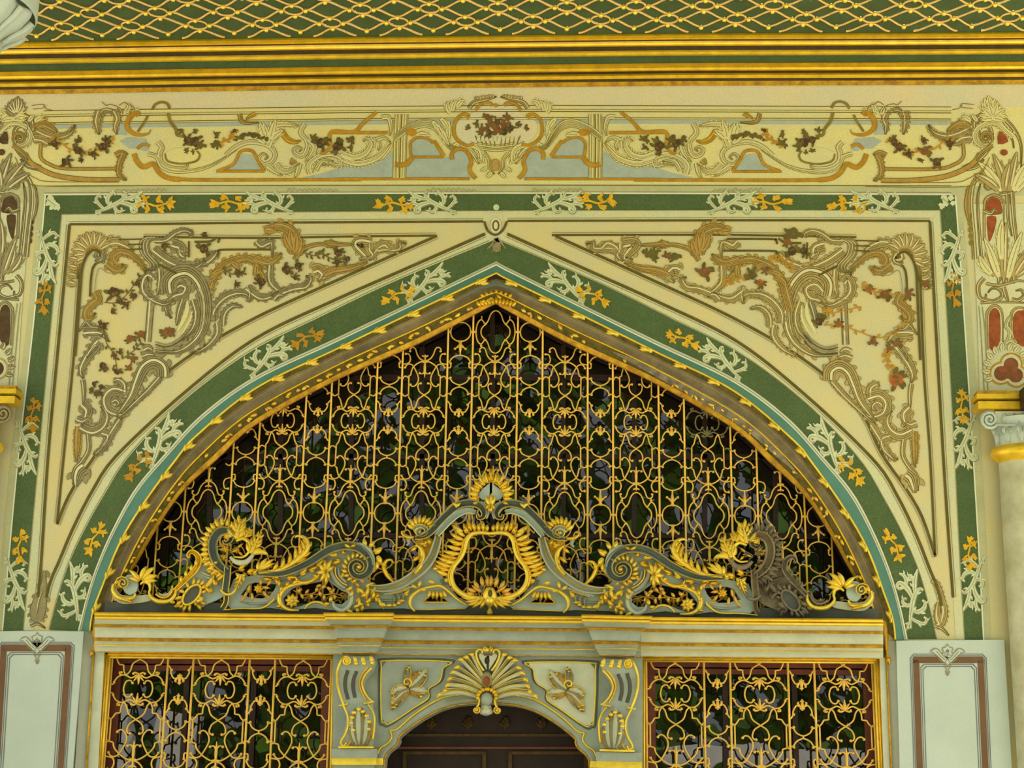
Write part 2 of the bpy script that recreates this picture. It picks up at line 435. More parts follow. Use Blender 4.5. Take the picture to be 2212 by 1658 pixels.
p = part('white_arch_line', 'white_line', smooth=True); p.strip(C_WH, mix(C_WH, C_TE, .5), 0.004, 0.022); p.strip(mix(C_WH, C_TE, .5), C_TE, 0.022, 0.016); p.done()
painted_line('painted_line', 'line_grey', mix(C_WH, C_TE, 0.55), 1.6, 0.026)
p = part('teal_arch_band', 'teal', smooth=True); p.strip(C_TE, C_GO, 0.016, 0.03); p.done()
# strips beside the green border
for o_, i_ in ((lo, [(84, 424), (58, 700), (24, 980), (6, 1170), (-10, 1362)]), (ro, [(2078, 424), (2095, 640), (2120, 980), (2131, 1180), (2141, 1382)])):
    p = part('grey_border', 'border_grey'); p.strip(resample(o_, 20), resample(i_, 20), 0.003, 0.003); p.done()
    painted_line('painted_line', 'white_line', resample(o_, 20), 3.2, 0.005)
p = part('cream_border', 'border_cream')
l1 = [(150, 485), (127, 730), (104, 980), (89, 1208), (82, 1290)]; r1 = [(2009, 478), (2023, 730), (2037.6, 980), (2048, 1140), (2059, 1290)]
t1 = [(150, 484), (330, 483.5), (540, 481), (1044, 478)]; t1r = [(1096, 477), (1640, 475.5), (2009, 477)]
p.strip(resample(li, 24), resample(l1+[(72, 1361)], 24), 0.003, 0.003); p.strip(resample(ri, 24), resample(r1+[(2064, 1381)], 24), 0.003, 0.003)
p.strip(resample(top_in, 30), resample([(150, 484), (540, 481), (1072, 477.5), (1640, 475.5), (2009, 477)], 30), 0.003, 0.003)
n1 = resample(L_N1+[(1072, 492)], 60); ol = resample(L_OUT[1:], 60)
p.strip(ol, n1, 0.003, 0.003); p.strip(mir(ol), mir(n1), 0.003, 0.003); p.done()
# thin red-grey line at the green, heavy brown trompe l'oeil lines with a light line beside them
for c in (li, top_in, ri): painted_line('painted_line', 'line_grey', resample(c, 30), 1.8, 0.006)
for c in (n1,): pass
def heavy(c, w=6.0, off=(0, 0), inner=1):
    c = resample(c, 50)
    painted_line('painted_line', 'line_brown', c, w, 0.006)
    fr = frames(c); e = [(a[0]+f[0]*(w*0.5+3.2)*inner, a[1]+f[1]*(w*0.5+3.2)*inner) for a, f in zip(c, fr)]
    painted_line('painted_line', 'line_grey', e, 1.5, 0.006)
heavy(l1, 6, inner=1); heavy(r1, 6, inner=-1); heavy(t1, 5, inner=-1); heavy(t1r, 5, inner=-1)
heavy(L_N1, 6.5, inner=1); heavy(mir(L_N1), 6.5, inner=-1)
for c in (L_OUT[:-1],):
    for cc in (c, mir(c)):
        painted_line('painted_line', 'line_grey', resample([(x-1.5, y-2.5) for x, y in cc], 50), 1.8, 0.006)
heavy(L_N2, 6, inner=1); heavy([(2021, 1202), (1992, 1116), (1956, 1053), (1905, 980)]+mir(L_N2[3:]), 6, inner=-1)
heavy([(176, 520), (160, 760), (138, 980), (123, 1130)], 5, inner=1); heavy([(1985, 520), (1996, 800), (2009, 980), (2020, 1198)], 5, inner=-1)
heavy([(310, 511), (560, 514), (700, 511.5), (942, 508.5)], 4.5, inner=-1); heavy([(1192, 507.5), (1500, 507), (1640, 508), (1850, 512)], 4.5, inner=-1)
# the finial that ties the two arch lines together over the apex
p = part('apex_finial', 'stone_dark')
p.flat(cr([(1046, 478), (1054, 498), (1070, 507), (1086, 497), (1095, 478)]), 5, 0.007)
p.use('stone_light'); p.fill(ell(1071, 487, 12, 17), 0.008); p.use('stone_dark'); p.fill(ell(1071, 487, 8, 12), 0.009); p.use('stone_light'); p.fill(ell(1071, 487, 4.5, 8), 0.010)
p.use('stone_mid')
for a in (-60, -25, 0, 25, 60): p.flat(place(cr([(0, 0), (2, 14), (0, 30, )]), 1072, 515, -a*0.7), 9, 0.008, 'o')
p.fill(blob(1072, 535, 10), 0.0085)
p.use('arabesque_white'); p.fill(ell(1072, 447.5, 6.5, 6.5), 0.008); p.flat(cr([(1056, 456), (1064, 461), (1072, 463), (1081, 461), (1090, 455)]), 3, 0.008); p.done()

# ------------------------------------------------------------ gilded cornice under the eave (one moulding after another)
EX = [-260+i*(2760/40) for i in range(41)]
def ctop(x): return lerp(XS, Y_TOP, x)-188.0
CORN = [('gold_fillet', 'gold_worn', [(189, .012), (179, .018)]), ('groove', 'groove', [(179, .018), (173, .032)]),
        ('gold_bead', 'gold', [(173, .05), (170.5, .066), (166, .07), (162, .055)]), ('groove', 'groove', [(162, .05), (157, .056)]),
        ('gold_torus', 'gold', [(157, .08), (154.5, .108), (150, .122), (145, .12), (140, .105)]), ('green_fascia', 'ceiling_green', [(140, .10), (124, .108)]),
        ('gold_ovolo', 'gold', [(124, .12), (121, .14), (116, .145), (112, .13)]), ('groove', 'groove', [(112, .125), (103, .14)]),
        ('gold_torus', 'gold', [(103, .165), (100, .19), (96, .197), (92, .18)]), ('groove', 'groove', [(92, .175), (89, .182)]),
        ('gold_fillet', 'gold', [(89, .205), (86, .22), (80, .222), (76.5, .214)])]
m = MB(); zc = {}
back = []
for x in EX:
    back.append((x, 189+ctop(x)))
m.strip(back, [(x, 76.5+ctop(x)) for x in EX], 0.0, 0.16)
cornice = tag(m.build('trim_1', 'gold_dark'), 'gilded cornice with a green fascia under the eave', kind='structure')
for nm, mt, pr in CORN:
    m = MB()
    for (y0, d0), (y1, d1) in zip(pr, pr[1:]): m.strip([(x, y0+ctop(x)) for x in EX], [(x, y1+ctop(x)) for x in EX], d0, d1)
    m.build(nm, mt, cornice)
# eave ceiling, level with the cornice top
m = MB(); c = [P(x, 76.8+ctop(x), .20) for x in EX]
for a, b in zip(c, c[1:]): m.quad(a, b, Vector((b.x, -4.2, b.z)), Vector((a.x, -4.2, a.z)))
ceiling = tag(m.build('ceiling', 'ceiling_green', smooth=False), 'green eave ceiling with a gilded lattice', kind='structure')
Zc = P(1100, 76.8, .20).z
A0 = PZ(1006, 43.5, Zc); A1 = PZ(1151.5, 41.5, Zc); B0 = PZ(934.5, 71.5, Zc)
pm = A1.x-A0.x; sm = abs(B0.y-A0.y)
def ceil_z(X, Y):
    x, y = UNP(Vector((X, Y, Zc))); return P(x, 76.8+ctop(x), .20).z
ra, rb = 0.178*pm, 0.40*sm
def ogee(x0, y0, x1, y1, k, n=8):
    """lattice strip from knob to knob, leaving and arriving almost level"""
    o = []
    for i in range(n+1):
        t = i/n; e = .12*t+.88*t*t*(3-2*t)
        o.append(Vector((x0+(x1-x0)*t, y0+(y1-y0)*e, -0.006)))
    return o
def rodmesh(name, paths, r, matn, closed=False, n=5):
    mb = MB()
    for q in paths:
        m_ = len(q); i0 = len(mb.v)
        for i, p in enumerate(q):
            a, b = (q[i-1], q[(i+1) % m_]) if closed else (q[max(0, i-1)], q[min(m_-1, i+1)])
            t = (b-a).normalized(); u = Vector((0, 0, 1)); s = t.cross(u)
            for j in range(n):
                an = 2*PI*j/n; mb.v.append(p+s*(r*math.cos(an))+u*(r*math.sin(an)))
        for i in range(m_ if closed else m_-1):
            a = i0+i*n; b = i0+((i+1) % m_)*n
            for j in range(n): mb.f.append((a+j, a+(j+1) % n, b+(j+1) % n, b+j))
    return mb.build(name, matn, ceiling)
hx = pm/2
protos = [rodmesh('lattice_strip', [ogee(ra, 0, hx, -sm+rb, 1)], .0092, 'lattice_gold'), rodmesh('lattice_strip', [ogee(0, -rb, hx-ra, -sm, 1)], .0092, 'lattice_gold'),
          rodmesh('lattice_strip', [ogee(-ra, 0, -hx, -sm+rb, -1)], .0092, 'lattice_gold'), rodmesh('lattice_strip', [ogee(0, -rb, -hx+ra, -sm, -1)], .0092, 'lattice_gold')]
ringp = rodmesh('lattice_ring', [[Vector((ra*.8*math.cos(2*PI*i/14), rb*.8*math.sin(2*PI*i/14), -.006)) for i in range(14)]], .0092, 'lattice_gold', True)
mb = MB(); mb.ball(Vector((0, 0, -.014)), .021); knobp = mb.build('lattice_knob', 'gold_bright', ceiling)
first = {}
def put(o, X, Y):
    if o.name not in first: first[o.name] = 1; c = o
    else: c = o.copy(); COL.objects.link(c)
    c.location = (X, Y, ceil_z(X, Y)); return c
for row in range(-1, 4):
    Y = A0.y-row*sm
    if Y > -0.24-rb*0.2: continue
    for i in range(-9, 11):
        X = A0.x+(i+(0.5 if row % 2 else 0))*pm
        px = UNP(Vector((X, Y, Zc)))
        if px[0] < -90 or px[0] > 2300 or px[1] < -45: continue
        for s in protos: put(s, X, Y)
        put(ringp, X, Y)
        for dx, dy in ((ra, 0), (-ra, 0), (0, rb), (0, -rb)):
            if Y+dy < -0.25: put(knobp, X+dx, Y+dy)
# the row against the cornice: strips that run into it
Y = A0.y+sm
for i in range(-9, 11):
    X = A0.x+(i+0.5)*pm
    if -90 < UNP(Vector((X, Y, Zc)))[0] < 2300:
        for s in protos: put(s, X, Y)
        if Y-rb < -0.2: put(knobp, X, Y-rb)

# ------------------------------------------------------------ moulded frame of the pointed opening
m = MB(); m.strip(C_GO, C_G2, .012, -.02); m.strip(C_G2, C_IN, -.02, -.05); m.strip(C_IN, C_IN, -.05, -.30)
arch = tag(m.build('trim_2', 'cove_grey'), 'worn gilded moulding round the pointed opening', kind='structure')
def awave(t0, t1, d0, d1, nm, mt, lo=None, hi=None):
    m = MB(); a = mix(C_GO, C_G2, t0); b = mix(C_GO, C_G2, t1)
    if lo is not None: a, b = a[lo:hi], b[lo:hi]
    m.strip(a, b, d0, d1); return m.build(nm, mt, arch)
m = MB(); m.band(mix(C_GO, C_G2, 0.03), 5, .03, .02); m.build('gold_bead', 'gold_bright', arch)
awave(.06, .34, .034, .028, 'carved_strip', 'gold_dark')
awave(.34, .56, .022, -.01, 'cove', 'cove_grey'); awave(.56, .97, -.012, .0, 'cove', 'cove_grey')
m = MB(); m.band(C_G2, 4.5, .0, .022); m.build('gold_bead', 'gold', arch)
m = MB(); a = mix(C_G2, C_IN, .08); b = mix(C_G2, C_IN, .66); m.strip(a, b, .008, -.012); m.build('carved_strip', 'gold_dark', arch)
m = MB(); m.strip(b, C_IN, -.006, -.03); m.strip(C_IN, mix(C_G2, C_IN, 1.08), -.03, -.06); m.build('gold_lip', 'gold_worn', arch)
# gilded leaves on the outer strip, small flecks on the inner one
def along(c, t):
    L = [0.0]
    for p, q in zip(c, c[1:]): L.append(L[-1]+math.hypot(q[0]-p[0], q[1]-p[1]))
    s = t*L[-1]; k = 0
    while k < len(L)-2 and L[k+1] < s: k += 1
    u = (s-L[k])/max(1e-6, L[k+1]-L[k]); p, q = c[k], c[k+1]
    return p[0]+(q[0]-p[0])*u, p[1]+(q[1]-p[1])*u, math.degrees(math.atan2(q[1]-p[1], q[0]-p[0]))
o_mid = mix(C_GO, C_G2, .17); i_mid = mix(C_G2, C_IN, .38)
for k in range(30):
    t = (k+0.5)/30
    x, y, a = along(o_mid, t)
    if abs(t-.5) < .015: continue
    s = 1 if t < .5 else -1
    m = MB()
    a2 = a if t < .5 else a+180
    for j, (da, l) in enumerate(((-28*s, 18), (-6*s, 24), (18*s, 20))):
        q = place([(j*5-9, (j-1)*1.2)], x, y, a2)[0]
        m.leaf(q[0], q[1], a2+da, l, 9, .03, .03, 10*s, 4)
    m.build('gilt_leaf', 'gold_bright', arch)
for k in range(92):
    t = (k+0.5)/92; x, y, a = along(i_mid, t)
    if random.random() < .12: continue
    if 0.60 < t < 0.70 and random.random() < .75: continue
    m = MB(); r = random.uniform(-30, 30)
    m.leaf(x, y, a+r+random.choice((0, 180)), random.uniform(10, 17), 7.5, .002, .026, 20, 4)
    if k % 2: m.leaf(x-2, y-1, a+r+70, 10, 6, .002, .024, 0, 3)
    m.build('gilt_fleck', random.choice(('gold_bright', 'gold', 'grille_gold')), arch)
# clustered leaves at the apex
m = MB()
for j in range(-5, 6): m.leaf(1072+j*8.5, 640+abs(j)*1.6+2, 90+j*7, 16, 9, .0, .03, 0, 4)
for j in range(-3, 4): m.leaf(1072+j*9, 634+abs(j)*2.5, -90+j*14, 11, 8, .0, .03, 0, 4)
m.build('apex_leaf_cluster', 'gold', arch)
m = MB(); m.flat(cr([(985, 645), (1030, 622), (1072, 612), (1112, 622), (1150, 640)]), 12, .02, 'e'); m.build('worn_patch', 'carve_dark', arch)
m = MB(); m.flat(cr([(1045, 606), (1072, 597), (1100, 606)]), 10, .034, 'e'); m.build('worn_patch', 'wood_dark', arch)
m = MB()
q = both(L_G2)[74:100]; m.flat(mix(q, C_IN[74:100], .25), 22, .015, 'e'); m.build('worn_patch', 'worn_wood', arch)
# gilded tails at the feet of the moulding
for sgn in (0, 1):
    m = MB(); pts = [(200, 1330, 18), (203, 1362, 15), (206, 1385, 10), (204, 1402, 12), (199, 1410, 10), (195, 1417, 4)]
    if sgn: pts = [(1908, 1340, 18), (1912, 1375, 15), (1914, 1400, 10), (1915, 1418, 12), (1919, 1424, 10), (1921, 1434, 4)]
    m.band(cr(pts), 14, .0, .035, ROUND); m.dome(pts[-2][0], pts[-2][1], 6, .02, .02)
    m.build('scrolled_foot', 'gold_worn', arch)

# ------------------------------------------------------------ entablature that carries the carved crest
def esl(x): return (x-640)*0.0088
ENT = [('gold_fillet', 'gold', [(1325, .25), (1328, .27), (1332, .265), (1333.5, .25)]), ('gold_ovolo', 'gold_bright', [(1334, .252), (1336, .262), (1339, .258), (1341.5, .235)]),
       ('cove', 0, [(1341.5, .23), (1347, .21), (1351.5, .20)]), ('gold_bead', 'gold_worn', [(1351.5, .205), (1354, .218), (1358, .20)]),
       ('fascia', 0, [(1358, .17), (1380, .16)]), ('gold_bead', 'gold_worn', [(1380, .165), (1383.5, .18), (1388, .165)]),
       ('fascia', 0, [(1388, .13), (1395.5, .125)]), ('gold_fillet', 'gold', [(1395.5, .13), (1397.5, .13)]), ('fascia', 0, [(1397.5, .105), (1410, .095)]), ('gold_fillet', 'gold_worn', [(1410, .10), (1412, .10)])]
m = MB()
ex0 = [(204+i*(1908-204)/24) for i in range(25)]
m.strip([(x, 1325+esl(x)) for x in ex0], [(x, 1412+esl(x)) for x in ex0], .12, .05)
ta = [P(x, 1325+esl(x), .25) for x in ex0]
for a, b in zip(ta, ta[1:]): m.quad(a, b, Vector((b.x, .30, b.z)), Vector((a.x, .30, a.z)))
ent = tag(m.build('trim_3', 'carve_dark'), 'pale entablature with gilded fillets across the gate', kind='structure')
for nm, mt, pr in ENT:
    for x0, x1, fm in ((204, 740, 'carve_cream'), (740, 1385, 'carve_blue'), (1385, 1908, 'carve_cream')):
        m = MB(); xs = [x0+(x1-x0)*i/8 for i in range(9)]
        for (y0, d0), (y1, d1) in zip(pr, pr[1:]): m.strip([(x, y0+esl(x)) for x in xs], [(x, y1+esl(x)) for x in xs], d0, d1)
        m.build(nm, mt or fm, ent)
# two impost blocks that break forward
ROWS = [(1322, 698, 850), (1341, 704.5, 847), (1349, 713, 841), (1356, 723, 835), (1371, 725.5, 829.5), (1386, 729, 824), (1396, 732, 820), (1411, 739, 811)]
for side in (0, 1):
    th = empty('impost_block', P(775, 1411, .3) if not side else P(1335, 1416, .3), ('bell shaped impost block with gilded rim above the %s scroll bracket' % ('left' if not side else 'right')), 'impost block', 'impost blocks over the brackets')
    def rw(y):
        return lerp([r[0] for r in ROWS], [r[1] for r in ROWS], y), lerp([r[0] for r in ROWS], [r[2] for r in ROWS], y)
    for nm, mt, pr in ENT:
        m = MB()
        for (y0, d0), (y1, d1) in zip(pr, pr[1:]):
            q = []
            for y, d in ((y0-2.5, d0+.11), (y1-2.5, d1+.11)):
                a, b = rw(y); pa = [(a, y), (b, y)]
                if side: pa = mir(pa, d)[::-1]
                q.append([P(pa[0][0], pa[0][1], d), P(pa[1][0], pa[1][1], d)])
            m.quad(q[0][0], q[0][1], q[1][1], q[1][0])
            for s in (0, 1):
                f0, f1 = q[0][s], q[1][s]
                m.quad(f0, f1, Vector((f1.x, -.075, f1.z)), Vector((f0.x, -.075, f0.z)))
        if y0 and nm == 'gold_fillet' and pr[0][0] == 1325:
            m.quad(q[0][0], q[0][1], Vector((q[0][1].x, -.075, q[0][1].z)), Vector((q[0][0].x, -.075, q[0][0].z)))
        m.build(nm, mt or 'carve_blue', th, False)

# ------------------------------------------------------------ glazing, dark room behind, inner woodwork
def glass_mat():
    m = bpy.data.materials.new('pane_glass'); m.use_nodes = True; nt = m.node_tree; nt.nodes.clear()
    out = nt.nodes.new('ShaderNodeOutputMaterial'); mx = nt.nodes.new('ShaderNodeMixShader'); fr = nt.nodes.new('ShaderNodeFresnel'); fr.inputs[0].default_value = 1.75
    t = nt.nodes.new('ShaderNodeBsdfTransparent'); t.inputs[0].default_value = (.8, .82, .8, 1); g = nt.nodes.new('ShaderNodeBsdfGlossy'); g.inputs['Roughness'].default_value = 0.01
    nz = nt.nodes.new('ShaderNodeTexNoise'); nz.inputs['Scale'].default_value = 1.6; bp = nt.nodes.new('ShaderNodeBump'); bp.inputs['Strength'].default_value = .05; bp.inputs['Distance'].default_value = .05
    tc = nt.nodes.new('ShaderNodeTexCoord'); nt.links.new(tc.outputs['Object'], nz.inputs['Vector']); nt.links.new(nz.outputs['Fac'], bp.inputs['Height']); nt.links.new(bp.outputs[0], g.inputs['Normal'])
    nt.links.new(fr.outputs[0], mx.inputs[0]); nt.links.new(t.outputs[0], mx.inputs[1]); nt.links.new(g.outputs[0], mx.inputs[2]); nt.links.new(mx.outputs[0], out.inputs[0])
    MATS['pane_glass'] = m
glass_mat()
def Q(m, x0, y0, x1, y1, d, t=0.04):
    """upright board between two photo corners, t thick, its face at depth d"""
    a, b, c, e = P(x0, y0, d), P(x1, y0, d), P(x1, y1, d), P(x0, y1, d)
    m.quad(a, b, c, e); k = Vector((0, t, 0))
    for p, q in ((a, b), (b, c), (c, e), (e, a)): m.quad(p, q, q+k, p+k)
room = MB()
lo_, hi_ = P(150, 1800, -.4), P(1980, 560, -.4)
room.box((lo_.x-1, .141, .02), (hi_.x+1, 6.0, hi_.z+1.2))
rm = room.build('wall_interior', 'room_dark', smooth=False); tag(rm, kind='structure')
# open the room's front: drop the face at y = .55
me = rm.data; import bmesh
bm = bmesh.new(); bm.from_mesh(me)
for f in [f for f in bm.faces if all(v.co.y < .15 for v in f.verts)]: bm.faces.remove(f)
bm.to_mesh(me); bm.free()
# pointed window behind the grille
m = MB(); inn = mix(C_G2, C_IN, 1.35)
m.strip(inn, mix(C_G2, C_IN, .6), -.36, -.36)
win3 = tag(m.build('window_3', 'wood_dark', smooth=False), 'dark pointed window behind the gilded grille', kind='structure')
for y in (814, 985, 1156):
    m = MB(); hw = [p[0] for p in C_IN if p[1] > y]; Q(m, min(hw)-4, y-5+.0, max(hw)+4, y+5, -.36, .05); m.build('glazing_bar', 'wood_dark', win3, False)
for i in range(-4, 5):
    x = 1064+i*153; yt = 660+abs(i)*75; m = MB(); a = P(x, max(yt, 700), -.36); Q(m, x-5, yt+10, x+5-(0 if i < 0 else 0), 1330, -.36, .05); m.build('glazing_bar', 'wood_dark', win3, False)
ys = [700, 814, 985, 1156, 1335]
for y0, y1 in zip(ys, ys[1:]):
    for i in range(-5, 5):
        x0, x1 = 1064+i*153, 1064+(i+1)*153
        hw = [p[0] for p in C_IN if p[1] > y1-10]
        if x1 < min(hw) or x0 > max(hw): continue
        m = MB(); a, b, c, e = P(x0, y0, -.39), P(x1, y0, -.39), P(x1, y1, -.39), P(x0, y1, -.39)
        k = random.uniform(-.006, .006); k2 = random.uniform(-.006, .006)
        m.quad(a+Vector((0, k, 0)), b+Vector((0, -k, 0)), c+Vector((0, -k2, 0)), e+Vector((0, k2, 0))); m.build('pane', 'pane_glass', win3, False)

# ------------------------------------------------------------ the two lower windows: gilded frame, red-brown sash, panes
def lower_window(nm, TL, TR, BL, BR, label):
    def at(u, v): 
        ax, ay = TL[0]+(TR[0]-TL[0])*u, TL[1]+(TR[1]-TL[1])*u; bx, by = BL[0]+(BR[0]-BL[0])*u, BL[1]+(BR[1]-BL[1])*u
        return ax+(bx-ax)*v, ay+(by-ay)*v
    w = TR[0]-TL[0]; h = BL[1]-TL[1]
    m = MB(); path = [at(0, 1.25), at(0, 0), at(1, 0), at(1, 1.25)]
    def fr(mb, o, wd, d, hh, prof):
        q = [at(-o/w, 1.3), at(-o/w, -o/h), at(1+o/w, -o/h), at(1+o/w, 1.3)]
        for a, b in zip(q, q[1:]): mb.band([a, b], wd, d, hh, prof)
    fr(m, 8, 17, -.06, .06, BOXP)
    win = tag(m.build(nm, 'gold_worn', smooth=False), label, kind='structure')
    for o, wd, d in ((14, 4, .0), (8.5, 4, -.005), (2.5, 5, -.01)):
        m = MB(); fr(m, o, wd, d, .018, ROUND); m.build('gold_bead', 'gold' if o != 2.5 else 'gold_bright', win)
    # reveal and sash
    for a, b, c in (((-.02, 0), (.045, 1.3), -.16), ((.955, 0), (1.02, 1.3), -.16), ((-.02, -.02), (1.02, .045), -.155), ((.045, .06), (.955, .105), -.16)):
        m = MB(); p0, p1, p2, p3 = at(a[0], a[1]), at(b[0], a[1]), at(b[0], b[1]), at(a[0], b[1])
        k = Vector((0, .06, 0)); pts = [P(*p0, c), P(*p1, c), P(*p2, c), P(*p3, c)]
        m.quad(*pts)
        for i in range(4): m.quad(pts[i], pts[(i+1) % 4], pts[(i+1) % 4]+k, pts[i]+k)
        m.build('sash_rail', 'wood_red', win, False)
    for k in range(3):
        u0, u1 = .045+k*.303, .045+(k+1)*.303
        m = MB(); m.quad(P(*at(u0, .1), -.2), P(*at(u1, .1), -.2), P(*at(u1, 1.3), -.2), P(*at(u0, 1.3), -.2)); m.build('pane', 'pane_glass', win, False)
        if k: 
            m = MB(); e = .012; pts = [P(*at(u0-e, .1), -.17), P(*at(u0+e, .1), -.17), P(*at(u0+e, 1.3), -.17), P(*at(u0-e, 1.3), -.17)]; m.quad(*pts); m.build('sash_rail', 'wood_dark', win, False)
    return win, at
W1 = ((240, 1421.5), (717, 1424.5), (222, 1658), (712, 1658))
W2 = ((1394, 1429), (1886, 1433), (1394, 1658), (1896, 1658))
win1, at1 = lower_window('window_1', *W1, 'window with a gilded frame, white patches mirrored in its panes')
win2, at2 = lower_window('window_2', *W2, 'window with a gilded frame, trees mirrored in its panes')
# jamb strips beside the windows
for q, nm in ((((203, 1404), (226, 1404), (210, 1700), (184, 1700)), 'j'), (((1900, 1420), (1914, 1420), (1927, 1700), (1910, 1700)), 'k')):
    m = MB(); p = [P(x, y, .02) for x, y in q]; m.quad(*p); o = m.build('window_jamb', 'carve_cream', ent, False)
    m = MB()
    xa = q[0][0] if nm == 'j' else q[1][0]; xb = q[3][0] if nm == 'j' else q[2][0]
    m.band([(xa, 1404), (xb, 1700)], 5, .02, .02); m.build('gold_bead', 'gold_worn', ent)

# ------------------------------------------------------------ marble piers under the painted wall
def pier(nm, side):
    if not side:
        out = [(-260, 1362), (181, 1363), (157, 1662), (155, 1760), (-260, 1760)]
    else:
        out = [(1936, 1383), (2169, 1381), (2186, 1662), (2190, 1760), (1946, 1760), (1943, 1640)]
    m = MB(); m.fill(out, .05, .05)
    o = tag(m.build(nm, 'marble_white', smooth=False), ('white marble pier with a brown painted border, %s' % ('left of the gate' if not side else 'right of the gate')), kind='structure')
    def bandq(nm2, mt, w, pts, d=.053):
        mb = MB(); mb.flat(pts, w, d); mb.build(nm2, mt, o, False)
    if not side:
        L, R, T, BL, BR, c = 6, 149, 1399, -14, 130, 80
        dx = 1; pal = (80, 1372)
        cols = (lambda y: 8-(y-1400)*.062, lambda y: 147.5-(y-1400)*.066); top = lambda x: 1399
    else:
        cols = (lambda y: 1979+(y-1424)*.034, lambda y: 2118+(y-1424)*.045); top = lambda x: 1424.5; pal = (2047, 1397)
    T = top(0); yb = 1760
    path = [(cols[0](yb), yb), (cols[0](T), T), (cols[1](T), T), (cols[1](yb), yb)]
    mb = MB()
    for a, b in zip(path, path[1:]):
        ax, ay = a; bx, by = b
        if abs(by-ay) < 1: mb.flat([(ax-6.5, ay), (bx+6.5, by)], 14, .053)
        else: mb.flat([a, b], 13.5, .053)
    mb.build('brown_border', 'pier_brown', o, False)
    def notched(off, r):
        x0 = lambda y: cols[0](y)+off; x1 = lambda y: cols[1](y)-off; t = T+off
        return [(x0(yb), yb), (x0(t+r), t+r), (x0(t+r)+r*.5, t+r), (x0(t)+r*.5, t+r*.5), (x0(t)+r, t+r*.5), (x0(t)+r, t), (x1(t)-r, t), (x1(t)-r, t+r*.5), (x1(t)-r*.5, t+r*.5), (x1(t)-r*.5, t+r), (x1(t+r), t+r), (x1(yb), yb)]
    for off, r in ((-12.5, 7), (-9, 7), (9.5, 6), (14, 6)):
        mb = MB(); q = notched(off, r)
        for a, b in zip(q, q[1:]): mb.flat([a, b], 1.5, .0535)
        mb.build('painted_line', 'pier_line', o, False)
    # painted palmette over the top of the border
    mb = MB(); x, y = pal
    def outl(pts, w=1.7, dd=.056): mb.flat(cr(pts, 5), w, dd)
    mb.use('marble_white')
    for q in ([(-38, 10), (-24, 4), (-12, 16), (0, 4), (12, 16), (24, 4), (38, 10), (22, 18), (10, 30), (0, 38), (-10, 30), (-22, 18)], [(0, -8), (10, 4), (11, 16), (0, 26), (-11, 16), (-10, 4)]):
        mb.fill(place(q, x, y), .0548)
    mb.use('stone_mid')
    for s in (1, -1):
        outl(place([(0, -7), (s*4, 0), (s*11, 2), (s*9, 10), (s*12, 16), (s*4, 24), (0, 27)], x, y))
        outl(place([(s*12, 15), (s*20, 5), (s*29, 3), (s*37, 10), (s*30, 12), (s*24, 18), (s*16, 28), (s*6, 33), (s*1, 26)], x, y))
        outl(place([(s*5, 28), (s*14, 21), (s*24, 9)], x, y))
        outl(place([(s*3, 34), (s*7, 41), (s*2, 48), (s*4, 54), (0, 58)], x, y))
    outl(place([(0, 4), (0, 22)], x, y)); outl(place([(-3, 44), (0, 39), (3, 44)], x, y)); mb.fill(place(ell(0, 57, 3, 5), x, y), .0552)
    mb.build('painted_palmette', 'stone_mid', o, False)
    return o
wl = pier('wall_left', 0); wr = pier('wall_right', 1)
# reveals between piers and window frames
for w_, q, dd in ((wl, ((181, 1363), (205, 1363), (185, 1760), (155, 1760)), (.03, 0, 0, .03)), (wr, ((1912, 1384), (1937, 1383), (1948, 1760), (1926, 1760)), (0, .03, .03, 0))):
    m = MB(); m.quad(*[P(x, y, d) for (x, y), d in zip(q, dd)]); m.build('door_reveal', 'marble_reveal', w_, False)

# ground of the court in front (the wall's light bounces off it)
m = MB(); m.quad(Vector((-40, .0, 0)), Vector((40, .0, 0)), Vector((40, -60, 0)), Vector((-40, -60, 0)))
tag(m.build('ground', 'paving', smooth=False), kind='structure')

